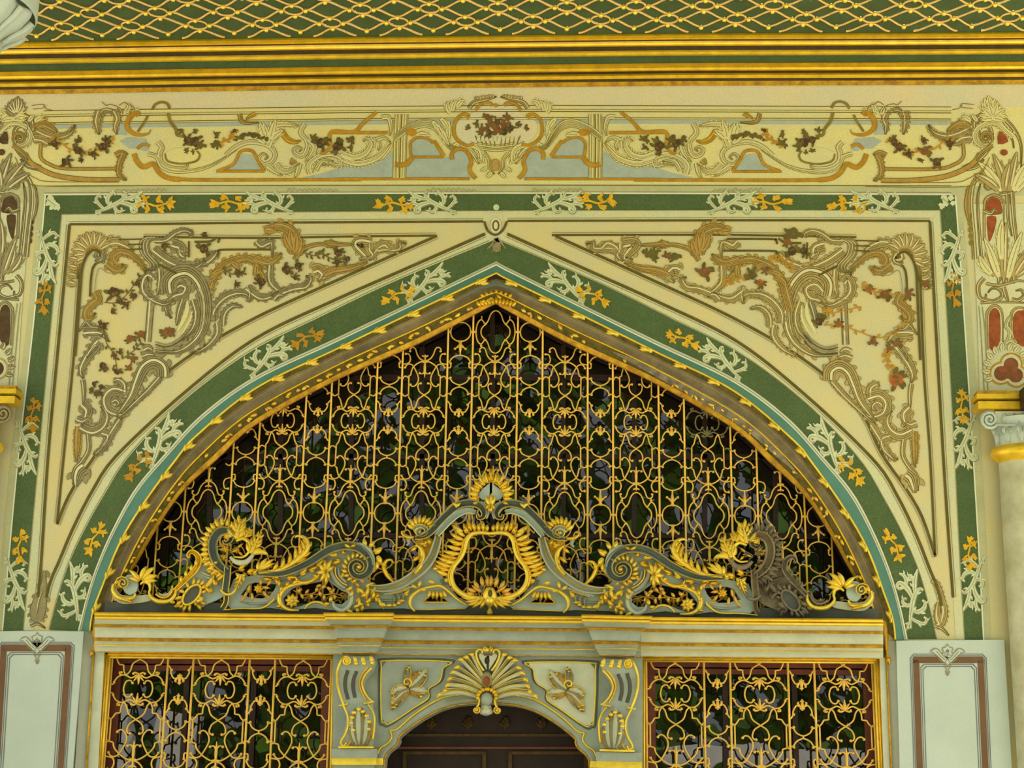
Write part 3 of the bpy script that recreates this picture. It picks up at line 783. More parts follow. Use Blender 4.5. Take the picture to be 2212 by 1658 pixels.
# ------------------------------------------------------------ gilded iron grilles
PAIRS = set()
def grille_kit(k, sx, sz, nx, rs, step):
    """meshes of one grille pattern about a panel centre; u,v in photo pixels (v down from the lyre row), k metres a pixel"""
    r = rs*k
    def wp(pts, n, fx): return [Vector((p[0]*k*fx, 0, -p[1]*k*sz)) for p in cr(pts, n)]
    kit = {}
    def make(name, curves, balls=(), fx=sx, pair=False, n=5, rad=None, tapers=()):
        """a scroll of the pattern; pair: only the half left of the axis, laid twice; else both halves, joined where they meet on the axis"""
        mb = MB()
        for c in curves:
            if pair: mb.rod(wp(c, n, fx), (rad or r), 5); continue
            m_ = [(-p[0], p[1]) for p in c]
            if c[0][0] == 0 and c[-1][0] == 0 and len(c) > 2: mb.rod(wp(c+m_[-2:0:-1]+[c[0]], n, fx), (rad or r), 5)
            elif c[-1][0] == 0: mb.rod(wp(c+m_[-2::-1], n, fx), (rad or r), 5)
            elif c[0][0] == 0: mb.rod(wp(c[::-1]+m_[1:], n, fx), (rad or r), 5)
            else:
                mb.rod(wp(c, n, fx), (rad or r), 5); mb.rod(wp(m_, n, fx), (rad or r), 5)
        for s in ((1,) if pair else (1, -1)):
            for u, v in balls: mb.ball(Vector((s*u*k*fx, 0, -v*k*sz)), r*1.75, 6)
            for c, r0, r1 in tapers:
                if s == -1 and all(p[0] == 0 for p in c): continue
                q = [Vector((p.x*s, 0, p.z)) for p in wp(c, 4, fx)]
                m_ = len(q); mb.rod(q, [r*(r0+(r1-r0)*math.sin(PI*min(1, i/(m_-1)*1.15))) for i in range(m_)], 5)
        me = bpy.data.meshes.new(name); me.from_pydata([tuple(v) for v in mb.v], [], mb.f); me.update(); me.shade_smooth()
        me.materials.append(MATS['grille_gold']); kit[name] = me
        if pair: PAIRS.add(name)
    make('lyre_ring', [[(-11, -12), (-15, -16), (-22, -13), (-25.5, 0), (-22, 13), (-15, 16), (-11, 12)]], [(-10.5, -11), (-10.5, 11)], pair=True)
    fl = [([(0, 30), (0, 22), (0, 8)], .8, 2.1), ([(-1, 29), (-5, 20), (-9, 15)], .6, 1.3), ([(-1, 29), (-8, 31), (-11, 28)], .7, 1.3)]
    make('lyre_fleur', [], [(-10, 29)], tapers=fl)
    make('lyre_scroll', [[(-49, 8), (-44, 9), (-41.5, 16), (-36, 23), (-27, 26.5), (-20, 24), (-14, 21), (-8, 23), (-4, 27)], [(-28, 26), (-33, 27), (-35, 31), (-31, 32)]], [(-43, 12), (-31, 31)], pair=True)
    if step:
        outer = [[(-23, 26), (-27, 33), (-28, 41), (-28, 46)], [(-28, 46), (-36, 47)], [(-36, 47), (-40, 54), (-43.5, 58)], [(-43.5, 58), (-43.5, 100)], [(-43.5, 100), (-36.5, 102)], [(-36.5, 102), (-34, 112), (-25, 123), (-13, 132), (0, 136)]]
        ax, bx = -43.5, -50
    else:
        outer = [[(-23, 26), (-26, 34), (-29, 46), (-34, 54)], [(-34, 54), (-34.5, 102)], [(-34.5, 102), (-31, 104), (-29, 113), (-25, 123), (-13, 132), (0, 136)]]
        ax, bx = -34.5, -49
    make('ribbon_loop', [[(-23, 26), (-18, 33), (-13, 48), (0, 58.5), (10, 66), (14, 76), (13, 83), (8, 86)]]+outer, [(-8, 85)])
    make('leaf_loop', [[(-30, 81), (-26, 78), (-20, 80), (-14, 90), (-15, 103), (-25, 123), (-31, 128), (-38, 128), (-43, 122)]], [(-30.5, 82), (-43.5, 121)], pair=True)
    make('stem_fleur', [], [(-11, 108)], tapers=[([(0, 136), (0, 116), (0, 98)], .7, 1.9), ([(0, 116), (-4, 107), (-10, 107)], .6, 1.0), ([(-7, 135), (0, 133)], 1.4, 1.6), ([(0, 136), (0, 150)], .8, 1.2), ([(-7, 148), (0, 145)], .8, 1.2)])
    make('wave_scroll', [[(0, 136), (-10, 140), (-17, 149), (-22, 163), (-28, 167), (-34, 163), (-33, 157)]], [(-33.5, 158)])
    make('side_scroll', [[(-42, 129), (-35, 132), (-32.5, 141), (-36, 151), (-42, 152)], [(-49, 128), (-42, 129)]], [(-43, 152)], pair=True)
    make('quatrefoil_frame', [[(0, 154), (-7, 157), (-12.5, 165), (-17, 178), (-23, 186), (-30, 194), (-32, 203), (-30, 212), (-23, 220), (-17, 228), (-12.5, 241), (-7, 249), (0, 252)]], [(-22, 184.5), (-22, 221.5)])
    make('side_arc', [[(-24, 185), (-28, 178), (-33, 175), (-40, 184), (-43, 203), (-40, 222), (-33, 231), (-28, 228), (-24, 221)], [(-31, 167), (-31, 175)], [(-31, 231), (-31, 239)]], [(-46, 203), (-31, 171)], pair=True)
    make('bar_link', [[(bx, 60), ((ax+bx)/2, 56), (ax, 60)]], [(bx+1, 60)], pair=True)
    make('lower_bar_link', [[(bx, 97), ((ax+bx)/2, 101), (ax, 97)]], [(bx+1, 97)], pair=True)
    # narrow panels
    make('narrow_fleur', [[(-7, 21), (-13, 21), (-19, 30), (-20, 38)], [(-20, 38), (-24, 44), (-27.5, 45)]], [(-18.5, 37)], nx, tapers=[([(0, 30), (0, 20), (0, 8)], .8, 2.2), ([(0, 25), (-6, 21), (-9, 15), (-6, 14)], .7, 1.5), ([(0, 24), (-5, 27)], 1, 1.6), ([(-4, 13), (0, 11)], .6, 1.2)])
    make('lower_arc', [[(-27.5, 62), (-20, 63), (-14, 71.5), (0, 77)], [(0, 77), (0, 82)]], [(-19, 61)], nx)
    make('upper_arc', [[(-27.5, 97), (-21, 96), (-14, 87.5), (0, 82)]], [(-20, 98)], nx)
    make('cradle_arc', [[(-27, 121), (-21, 121), (-20, 128), (-23, 134), (-27.5, 134)], [(-23, 134), (-16, 144), (0, 149)]], [(-20.5, 131)], nx)
    make('bud', [[(0, 149), (0, 160)]], [(-11.5, 164)], nx, tapers=[([(0, 182), (0, 168), (0, 152)], .8, 2.4), ([(0, 176), (-5, 169), (-12, 164)], .7, 1.6), ([(-4, 181), (0, 179)], 1, 1.6)])
    make('oval_ring', [[(0, 182), (-9, 182.5), (-19, 191), (-22, 203), (-19, 215), (-9, 223.5), (0, 224)]], [(-24.5, 203)], nx)
    mb = MB(); mb.rod([Vector((0, 0, 0)), Vector((0, 0, -1))], rs*1.3*k, 8); me = bpy.data.meshes.new('upright_bar'); me.from_pydata([tuple(v) for v in mb.v], [], mb.f); me.shade_smooth(); me.materials.append(MATS['grille_gold']); kit['upright_bar'] = me
    return kit
WIDE = ['lyre_fleur', 'lyre_scroll', 'ribbon_loop', 'leaf_loop', 'stem_fleur', 'wave_scroll', 'side_scroll', 'bar_link', 'lower_bar_link']
NARR = ['narrow_fleur', 'lower_arc', 'upper_arc', 'cradle_arc', 'bud']
MIDV = {'lyre_ring': 0, 'lyre_fleur': 20, 'lyre_scroll': 20, 'ribbon_loop': 75, 'leaf_loop': 100, 'stem_fleur': 120, 'wave_scroll': 150, 'side_scroll': 140, 'bar_link': 60, 'lower_bar_link': 97, 'quatrefoil_frame': 203, 'side_arc': 203, 'narrow_fleur': 25, 'lower_arc': 70, 'upper_arc': 88, 'cradle_arc': 135, 'bud': 165, 'oval_ring': 203}
def lay(kit, name, parent, x, d, z, flip=1, matn=None, zs=None):
    for sx_ in ((1, -1) if name in PAIRS else (1,)):
        o = bpy.data.objects.new(name.replace('lower_', ''), kit[name]); COL.objects.link(o); o.parent = parent
        o.matrix_parent_inverse = Matrix.Translation(-parent.location)
        o.location = (x, -d, z); o.scale = (sx_, 1, flip if zs is None else zs)
        if matn:
            o.material_slots[0].link = 'OBJECT'; o.material_slots[0].material = MATS[matn]
    return o
# --- the big pointed grille
GD = -.18
gk = (P(1065, 950, GD)-P(1064, 950, GD)).length
kit = grille_kit(gk, 1, 1, 1, 1.75, False)
big = empty('pointed_grille', P(1057, 1322, GD), 'large pointed grille of gilded scrollwork filling the arch above the doorway', 'grille')
Zl = P(1066, 910, GD).z
ROWH = 203*gk
def arch_top(px):
    """photo height of the opening's edge above px"""
    b = 99999
    for p, q in zip(C_IN, C_IN[1:]):
        if (p[0]-px)*(q[0]-px) <= 0 and p[0] != q[0]: b = min(b, p[1]+(q[1]-p[1])*(px-p[0])/(q[0]-p[0]))
    return b
def inside(x, z, marg):
    px, py = UNP(Vector((x, -GD, z))); return py > arch_top(px)-marg and py < 1345
PITCH = 153.3*gk
def cell(kit, parent, xc, z0, flip, names, dep, wide, test=None, matf=None, kk=gk, sz=1):
    for n_ in names:
        z = z0-flip*MIDV[n_]*kk*sz
        if test and not test(xc, z, n_): continue
        lay(kit, n_, parent, xc, dep, z0, flip, matf(xc, z) if matf else None)
def tst(x, z, n_):
    return inside(x, z, 6 if n_ not in ('leaf_loop', 'lyre_scroll') else 0)
def greyed(x, z):
    px, py = UNP(Vector((x, -GD, z))); return 'grille_grey' if 1475 < px < 1572 and py < 985 else None
for i in range(-5, 6):
    xw = i*PITCH; xn = (i+.5)*PITCH
    for z0, fl in ((Zl, -1), (Zl, 1), (Zl-2*ROWH, -1)):
        cell(kit, big, xw, z0, fl, WIDE, GD, True, tst, greyed)
        if i < 5: cell(kit, big, xn, z0, fl, NARR, GD, False, tst, greyed)
    for z0 in (Zl, Zl-2*ROWH):
        if inside(xw, z0, -8): lay(kit, 'lyre_ring', big, xw, GD, z0, 1, greyed(xw, z0))
    for z0, fl in ((Zl, -1), (Zl, 1)):
        z = z0-fl*ROWH
        if inside(xw, z, -8): lay(kit, 'quatrefoil_frame', big, xw, GD, z0, fl); lay(kit, 'side_arc', big, xw, GD, z0, fl)
        if i < 5 and inside(xn, z, 0): lay(kit, 'oval_ring', big, xn, GD, z0, fl)
    for s in (-1, 1):
        xb = xw+s*49.3*gk; px = UNP(Vector((xb, -GD, Zl-ROWH)))[0]
        yt = 640; 
        for y in range(640, 1320, 4):
            q = UNP(Vector((xb, -GD, P(1064, y, GD).z)))
            if q[1] > arch_top(q[0])-5: yt = y; break
        else: continue
        zt, zb = P(1064, yt, GD).z, P(1064, 1325, GD).z
        o = lay(kit, 'upright_bar', big, xb, GD, zt, zs=zt-zb)
        if 1465 < px < 1482: o.material_slots[0].link = 'OBJECT'; o.material_slots[0].material = MATS['grille_gold']
# --- the two lower grilles
def low_grille(at, label, group, TL, TR, ylyre):
    d = -.045; k = (P(1001, 1500, d)-P(1000, 1500, d)).length
    g = empty('window_grille', P(*at(.5, 1.2), d), label, 'grille', group)
    x0 = P(*at(.005, .4), d).x; x1 = P(*at(.995, .4), d).x; wpx = (x1-x0)/k
    # three wide panels and two narrow ones
    wide, narrow = wpx*.256, wpx*.116
    kt = grille_kit(k, wide/98.6, 1.12, narrow/55.0, 1.95, True)
    xs = []; x = 0
    for i in range(5): wd = wide if i % 2 == 0 else narrow; xs.append((x+wd/2, wd)); x += wd
    zt = P(*at(.5, 0), d).z; zb = P(*at(.5, 1.25), d).z; zl = P(at(.5, 0)[0], ylyre, d).z
    edges = [0]; 
    for c, wd in xs: edges.append(edges[-1]+wd)
    for e in edges: lay(kt, 'upright_bar', g, x0+e*k, d, zt, zs=zt-zb)
    for i, (c, wd) in enumerate(xs):
        X = x0+c*k; names = WIDE if i % 2 == 0 else NARR
        for fl in (1, -1):
            def ts(x, z, n_): return z < zt-4*k and z > zb and not (fl == -1 and n_ in ('leaf_loop', 'stem_fleur', 'wave_scroll', 'side_scroll', 'lower_arc', 'upper_arc', 'cradle_arc', 'bud', 'ribbon_loop', 'bar_link', 'lower_bar_link'))
            cell(kt, g, X, zl, fl, names, d, i % 2 == 0, ts, None, k, 1.12)
        if i % 2 == 0:
            lay(kt, 'lyre_ring', g, X, d, zl); lay(kt, 'quatrefoil_frame', g, X, d, zl); lay(kt, 'side_arc', g, X, d, zl)
            # the cut-off loops under the top rail
            mb = MB(); sx = wide/98.6
            def w2(pts): return [Vector((X+u*k*sx, -d, zl+v*k)) for u, v in cr(pts, 5)]
            for s in (1, -1):
                mb = MB()
                for c_ in ([(-23*s, 29), (-27*s, 38), (-28*s, 51)], [(-28*s, 51), (-36*s, 52)], [(-36*s, 52), (-40*s, 61), (-42*s, 70)], [(-23*s, 29), (-16*s, 38), (-12*s, 54), (0, 64), (5*s, 70)]):
                    mb.rod(w2(c_), 1.95*k, 5)
                mb.build('ribbon_loop', 'grille_gold', g)
        else: lay(kt, 'oval_ring', g, X, d, zl)
    return g
g1 = low_grille(at1, 'gilded scrollwork grille over the lower window whose panes mirror white patches, left of the doorway', 'lower window grilles', W1[0], W1[1], 1489)
g2 = low_grille(at2, 'gilded scrollwork grille over the lower window whose panes mirror green trees, right of the doorway', 'lower window grilles', W2[0], W2[1], 1499)

# ------------------------------------------------------------ carved doorway between the lower windows
ARCHL = [(826, 1760), (829, 1660), (831, 1637), (838.7, 1624), (856.5, 1609), (862, 1597), (864, 1588.6), (899.5, 1561), (945, 1535), (983, 1523), (1016, 1519), (1053, 1517)]
OUTL = [(812, 1645), (816, 1626), (823, 1614), (838, 1604), (846, 1591), (842.5, 1577)], [(842.5, 1577), (859, 1573), (894, 1543), (945, 1511), (985, 1500), (1021, 1502)]
al = ARCHL[:3]+cr(ARCHL[2:6], 4)[1:]+cr(ARCHL[5:], 6)[1:]
ar = mir(al, .06)[::-1]
sur = empty('door_surround', P(1053, 1650, .06), 'blue grey carved doorway frame with a lobed arch and gilded edges', 'door frame')
m = MB(); m.fill([(720, 1413), (1388, 1419), (1388, 1760)]+ar[:0]+[ar[-1]]+ar[::-1][1:]+al[::-1]+[(718, 1760)], .06, .22)
m.build('frame_board', 'carve_blue', sur, False)
def halves(fn):
    for s in (False, True):
        MIRR[0] = s; fn(s); MIRR[0] = False
def surround_half(right):
    m = MB(); m.band(al, 4, .06, .016); m.build('gold_edge', 'gold_worn', sur)
    for c in OUTL:
        m = MB(); m.band(cr(c, 8), 4.5, .06, .024); m.build('gold_edge', 'gold_bright', sur)
    m = MB(); a = resample(al[2:-1], 40); b = resample([(814, 1640)]+OUTL[0][1:]+OUTL[1][1:], 40)
    m.strip(mix(a, b, .12), mix(a, b, .45), .064, .078); m.strip(mix(a, b, .45), mix(a, b, .85), .078, .066); m.build('arch_roll', 'carve_blue', sur)
    pn = [(836, 1426), (968, 1428), (965, 1437), (957, 1444), (953, 1464), (945, 1475), (926, 1487), (925, 1507), (894, 1528), (844, 1561), (831, 1559), (823.5, 1548), (823.5, 1442)]
    m = MB(); m.fill(pn, .075, .016); o = m.build('spandrel_panel', 'carve_cream' if right else 'carve_blue', sur, False)
    m = MB(); m.band(cr(pn, 4, True), 3.4, .075, .012, closed=True); m.build('gold_edge', 'gold_bright', o)
    m = MB(); m.band(cr([(p[0]+(p[0]-885)*.07, p[1]+(p[1]-1480)*.07) for p in pn], 4, True), 4, .058, .008, closed=True); m.build('painted_shadow', 'carve_dark', sur)  # dark band round the panel stands in for its shadow, nothing is cut
    # jamb pilaster under the bracket
    m = MB(); Q(m, 716, 1617, 814, 1636, .16, .2); m.build('bracket_plinth', 'carve_blue', sur, False)
    m = MB(); Q(m, 716, 1636, 813, 1651, .13, .2); Q(m, 812, 1637, 828, 1651, .085, .1); m.build('gold_block', 'gold_bright', sur, False)
    m = MB(); Q(m, 720, 1651, 808, 1765, .10, .2); m.build('pilaster', 'carve_blue', sur, False)
halves(surround_half)
# acanthus carvings on the two panels
def frond(name, label, group):
    t = empty(name, P(880, 1486, .08), label, 'carving', group)
    L_ = [(884, 1488, 178, 44, 16, -62), (884, 1490, 166, 52, 16, -48), (883, 1492, 152, 56, 17, -34), (880, 1492, 138, 50, 15, -18), (878, 1486, 196, 38, 14, -70), (874, 1494, 124, 36, 12, 0),
          (884, 1486, -22, 50, 16, -34), (884, 1484, -38, 56, 17, -16), (882, 1480, -56, 42, 15, 14), (882, 1479, -78, 38, 15, -30), (886, 1488, 2, 40, 14, 10), (886, 1490, 22, 30, 12, 16), (880, 1476, -100, 40, 13, 30)]
    for i, (x, y, a, L, w, b) in enumerate(L_):
        m = MB(); q = m.leaf(x, y, a, L*1.02, w*1.5, .079, .04, b, 8); fr = frames(q)
        for j in (3, 5):
            for sg in (1, -1): m.leaf(q[j][0], q[j][1], math.degrees(math.atan2(-fr[j][0], fr[j][1]))+180*0+sg*48, w*.8, w*.5, .078, .034, -sg*30, 4)
        o = m.build('acanthus_lobe', ('stone_mid', 'carve_cream', 'bronze_mid')[i % 3], t)
        m = MB(); e = q[-2]; m.dome(e[0], e[1], 4.4, .085, .034, 3.4); m.build('gold_tip', 'gold_bright', o)
        if i % 2 == 0:
            m = MB(); m.band([(p[0]+f[0]*p[2]*.4, p[1]+f[1]*p[2]*.4) for p, f in zip(q[1:-1], fr[1:-1])], 2.6, .098, .012); m.build('gold_edge', 'gold', o)
    m = MB(); m.band(spiral(879, 1473, 11, 3, 60, -1.1), 4.5, .10, .03); m.build('gold_curl', 'gold_bright', t)
halves(lambda s: frond('acanthus_carving', 'gilded acanthus carving on the %s spandrel panel' % ('grey' if s else 'blue'), 'acanthus carvings beside the shell'))
# scroll brackets
def bracket(s):
    t = empty('scroll_bracket', P(770, 1612, .1), 'scroll bracket with gilded edges and acanthus, between doorway and %s window' % ('the tree-mirroring' if s else 'the white-mirroring'), 'bracket', 'scroll brackets beside the doorway')
    rows = [(1417, 745, 804, .22), (1424, 738, 808, .25), (1432, 733, 807, .26), (1447, 728, 802, .25), (1465, 727, 789, .21), (1482, 729, 785, .175), (1500, 734, 790, .155), (1515, 740, 803, .145), (1525, 744, 806, .145), (1545, 748, 809, .17), (1570, 746, 809, .19), (1592, 738, 806, .185), (1614, 735, 804, .15)]
    R = cr([(r[1], r[2], r[3], r[0]) for r in rows], 3)
    m = MB()
    for a, b in zip(R, R[1:]):
        qa = [P(a[0], a[3], a[2]), P(a[1], a[3], a[2])]; qb = [P(b[0], b[3], b[2]), P(b[1], b[3], b[2])]
        m.quad(qa[0], qa[1], qb[1], qb[0])
        for i in (0, 1): m.quad(qa[i], qb[i], Vector((qb[i].x, -.062, qb[i].z)), Vector((qa[i].x, -.062, qa[i].z)))
        bk = [Vector((v.x, -.062, v.z)) for v in (qa[0], qa[1], qb[1], qb[0])]; m.quad(*bk[::-1])
        if a is R[0]: m.quad(qa[1], qa[0], bk[0], bk[1])
        if b is R[-1]: m.quad(qb[0], qb[1], bk[2], bk[3])
    m.build('bracket_body', 'carve_blue', t, False)
    def dp(y): return lerp([r[0] for r in rows], [r[3] for r in rows], y)
    def g(pts, w, mt='gold_bright', h=.018, nm='gold_edge', n=5):
        m = MB(); m.band3([(p[0], p[1], w, dp(p[1])) for p in cr(pts, n)], h); m.build(nm, mt, t)
    g([(752, 1419), (742, 1420), (735, 1430), (729, 1447), (728, 1465), (730, 1483), (735, 1502), (743, 1522)], 5.5)
    g([(803, 1442), (793, 1452), (785, 1464), (782, 1478), (787, 1494), (796, 1507), (806, 1516)], 5)
    g([(795, 1440), (785, 1452), (778, 1466), (777, 1480), (782, 1496), (790, 1510)], 3.5, 'gold')
    g([(741, 1521), (747, 1534), (752, 1550), (751, 1570), (744, 1588), (738, 1598), (737, 1607), (744, 1610), (748, 1603)], 5)
    g([(794, 1521), (803, 1532), (809, 1550), (808, 1575), (805, 1596)], 4.5)
    g([(748, 1611), (756, 1604), (759, 1588), (755, 1572)], 3.5, 'gold')
    g([(732, 1523), (744, 1522), (752, 1519)], 4.5); g([(785, 1519), (797, 1517), (808, 1514)], 4.5)
    m = MB(); m.band3([(p[0], p[1], 5, .265) for p in spiral(748, 1427, 10, 2.5, -120, 1.7)], .025); m.dome(748, 1427, 4, .27, .03); m.build('gold_volute', 'gold_bright', t)
    for x, y in ((768, 1419), (785, 1419), (803, 1418)):
        m = MB(); m.leaf(x-2, y-2, 78, 21, 11, .25, .035, 8, 5); m.dome(x+1, y+13, 5.5, .255, .035); m.build('gold_bead', 'gold_bright', t)
    for pts in ([(751, 1447), (746, 1466), (746, 1486), (752, 1510)], [(770, 1449), (764, 1466), (763, 1486), (767, 1506)]):
        m = MB(); m.band3([(p[0], p[1], 8, dp(p[1])+.002) for p in cr(pts, 6)], .002, BOXP); m.build('painted_flute_shade', 'base_dark', t)  # dark strip laid on the face for the shade inside a slot
    for i, (x, a, L, b, w) in enumerate(((768, -132, 58, 62, 26), (769, -118, 70, 40, 26), (771, -106, 82, 22, 25), (775, -94, 90, 8, 25), (780, -82, 84, -10, 25), (784, -70, 74, -26, 25), (788, -58, 60, -44, 25), (772, -142, 40, 70, 22), (786, -44, 42, -60, 22))):
        m = MB(); q = m.leaf(x, 1607, a, L*.95, w, .16+.006*(i % 2), .05, b, 9); o = m.build('acanthus_lobe', 'carve_cream' if i % 2 else 'stone_mid', t)
        fr = frames(q); m = MB(); m.band([(p[0]+f[0]*p[2]*.3, p[1]+f[1]*p[2]*.3) for p, f in zip(q[2:-2], fr[2:-2])], 2.2, .185, .012); m.build('gold_edge', 'gold_worn', o)
        m = MB(); e = q[-2]; m.dome(e[0], e[1], 6.2, .18, .04, 5.2); m.build('gold_tip', 'gold_bright', o)
    m = MB(); Q(m, 731, 1611, 806, 1615.5, .18, .11); m.build('gold_fillet', 'gold_bright', t, False)
halves(bracket)
# the shell over the arch
sh_ = empty('shell_ornament', P(1052, 1520, .1), 'carved fan shell with gilded tips at the crown of the doorway arch', 'shell carving')
TIPS = [(949, 1500), (961, 1491), (967, 1479), (972, 1465), (979, 1451), (988, 1440), (996, 1424), (1008, 1419), (1020, 1413)]
def shell_half(s):
    for i, (x, y) in enumerate(TIPS):
        sx, sy = 1041+i*.7, 1509-i*5.2
        mx, my = (x+sx)/2, (y+sy)/2-(9-i*1.2)
        pts = cr([(sx, sy, 5), (mx, my, 9.5), (x, y, 8)], 6)
        m = MB(); m.band(pts, 9, .10, .05, ROUND, d1=.12); o = m.build('shell_rib', ('carve_cream', 'stone_mid')[i % 2], sh_)
        m = MB(); m.band([(p[0], p[1]-3.6) for p in pts], 2.2, .135, .012, d1=.155); a = math.degrees(math.atan2(y-my, x-mx)); m.leaf(x, y, a+180, 10, 9, .13, .04, 0, 4); m.dome(x, y, 5.5, .13, .045); m.leaf(x, y, a-40, 9, 7, .14, .03, -40, 4); m.build('gold_tip', 'gold_bright', o)
    m = MB(); m.band(cr([(1045, 1448), (1036, 1434), (1030, 1420), (1029, 1408), (1035, 1402), (1041, 1404), (1042, 1410)]), 5, .15, .03); m.build('gold_curl', 'gold_bright', sh_)
    m = MB(); m.fill(cr([(1051, 1446), (1042, 1432), (1034, 1416), (1040, 1410), (1047, 1416), (1051, 1414)], 3), .145, .04); m.build('shell_heart', 'carve_cream', sh_)
    m = MB(); m.leaf(1049, 1408, -125, 13, 7, .16, .03, 20, 4); m.leaf(1050, 1406, -100, 14, 6, .16, .03, 0, 4); m.build('gold_crest', 'gold_bright', sh_)
    m = MB()
    for k in range(5):
        a = math.radians(180+k*22); m.dome(1051+19*math.cos(a), 1507+19*math.sin(a), 5, .16, .04)
    m.build('gold_scallop', 'gold', sh_)
    m = MB(); m.band(cr([(1036, 1508), (1034, 1520), (1030, 1527)]), 5, .14, .04); m.band(spiral(1029, 1533, 8, 2, -60, 1.4), 4.5, .14, .04); m.dome(1029, 1533, 4, .15, .04); m.build('gold_volute', 'gold_bright', sh_)
    m = MB(); m.band(cr([(1040, 1503), (1020, 1497), (1000, 1496), (985, 1501)]), 5, .11, .03); m.build('gold_curl', 'gold_bright', sh_)
halves(shell_half)
m = MB(); m.dome(1051, 1509, 15, .14, .06, 16); m.build('shell_boss', 'carve_blue', sh_)
m = MB(); m.dome(1050, 1536, 16, .12, .05, 9); m.leaf(1050, 1516, 90, 30, 24, .12, .05, 0, 6); m.build('shell_drop', 'carve_cream', sh_)
m = MB(); m.dome(1052, 1403, 5.5, .17, .04); m.build('gold_bead', 'gold_bright', sh_)
m = MB(); m.dome(1052, 1426, 5.5, .148, .004, 8.5); m.build('dark_oval', 'wood_dark', sh_)
m = MB(); m.dome(1051, 1468, 14, .13, .04, 19); m.build('shell_core', 'stone_mid', sh_)
m = MB(); m.dome(1051, 1470, 8.5, .165, .02, 11); m.build('red_oval', 'petal_red', sh_)
# the door leaf deep in the arch
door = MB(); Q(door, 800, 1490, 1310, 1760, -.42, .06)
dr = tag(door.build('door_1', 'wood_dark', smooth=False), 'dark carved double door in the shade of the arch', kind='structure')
for y0, y1, mt in ((1584, 1590, 'door_gold'), (1612, 1617, 'wood_red')):
    m = MB(); Q(m, 830, y0, 1280, y1, -.39, .03); m.build('door_rail', mt, dr, False)
for x0, x1 in ((870, 1050), (1098, 1270)):
    m = MB(); 
    for a, b, c, e in ((x0, 1622, x1, 1629), (x0, 1622, x0+8, 1760), (x1-8, 1622, x1, 1760)): Q(m, a, b, c, e, -.39, .03)
    m.build('panel_moulding', 'door_gold', dr, False)
for i in range(4):
    m = MB(); x = 930+i*80; m.acanthus(x, 1574, -90, 26, 20, -.41, .02, 15, 3); m.flower(x, 1560, 10, -.41, .02); m.build('door_carving', 'door_gold', dr)

# ------------------------------------------------------------ the gilded crest over the entablature
crest = empty('carved_crest', P(1058, 1324, .1), 'pierced rococo crest of grey scrolls and gilded leaves across the foot of the arch', 'carving')
CB = .06
m = MB(); q = [(226+i*(1897-226)/20) for i in range(21)]
m.strip([(x, 1303+esl(x)) for x in q], [(x, 1328+esl(x)) for x in q], CB-.02, CB-.02)
m.build('base_board', 'base_dark', crest, False)
WORN = [False]
def cp(name, mt, fn, worn=False, smooth=True, par=None):
    m = MB(); fn(m)
    if worn and WORN[0]:
        if mt.startswith('gold'): mt = 'worn_wood'
        elif mt.startswith('carve'): mt = 'worn_wood' if mt != 'carve_dark' else 'cove_grey'
    return m.build(name, mt, par or crest, smooth)
def scroll(name, pts, w, d, h, mt='carve_dark', worn=False, n=6, edge=True, tp='n', prof=COVE, gm='gold_bright'):
    c = cr(pts, n)
    body = cp(name, mt, lambda m: m.band(c, w, d, h, prof, tp), worn)
    if edge:
        fr = frames(c)
        for s in (1, -1):
            e = [(p[0]+f[0]*s*(p[2] if len(p) > 2 else w)*.47, p[1]+f[1]*s*(p[2] if len(p) > 2 else w)*.47) for p, f in zip(c, fr)]
            cp('gold_edge', gm if s == 1 else 'gold', lambda m: m.band(e, 3.0, d+h*.7, .014), worn, par=body)
def flames(name, pts, L, w, d, h, side=1, lean=0, n=None, bend=25, mt='gold_bright', worn=False, jit=.2):
    """licking gilt leaves along a path"""
    fr = frames(pts)
    for p, f in zip(pts, fr):
        a = math.degrees(math.atan2(f[1]*side, f[0]*side))+lean
        l = L*(1+random.uniform(-jit, jit))
        cp(name, mt, lambda m: (m.leaf(p[0], p[1], a, l, w, d, h, bend, 6), m.leaf(p[0], p[1], a+22, l*.62, w*.7, d, h*.8, bend, 4)), worn)
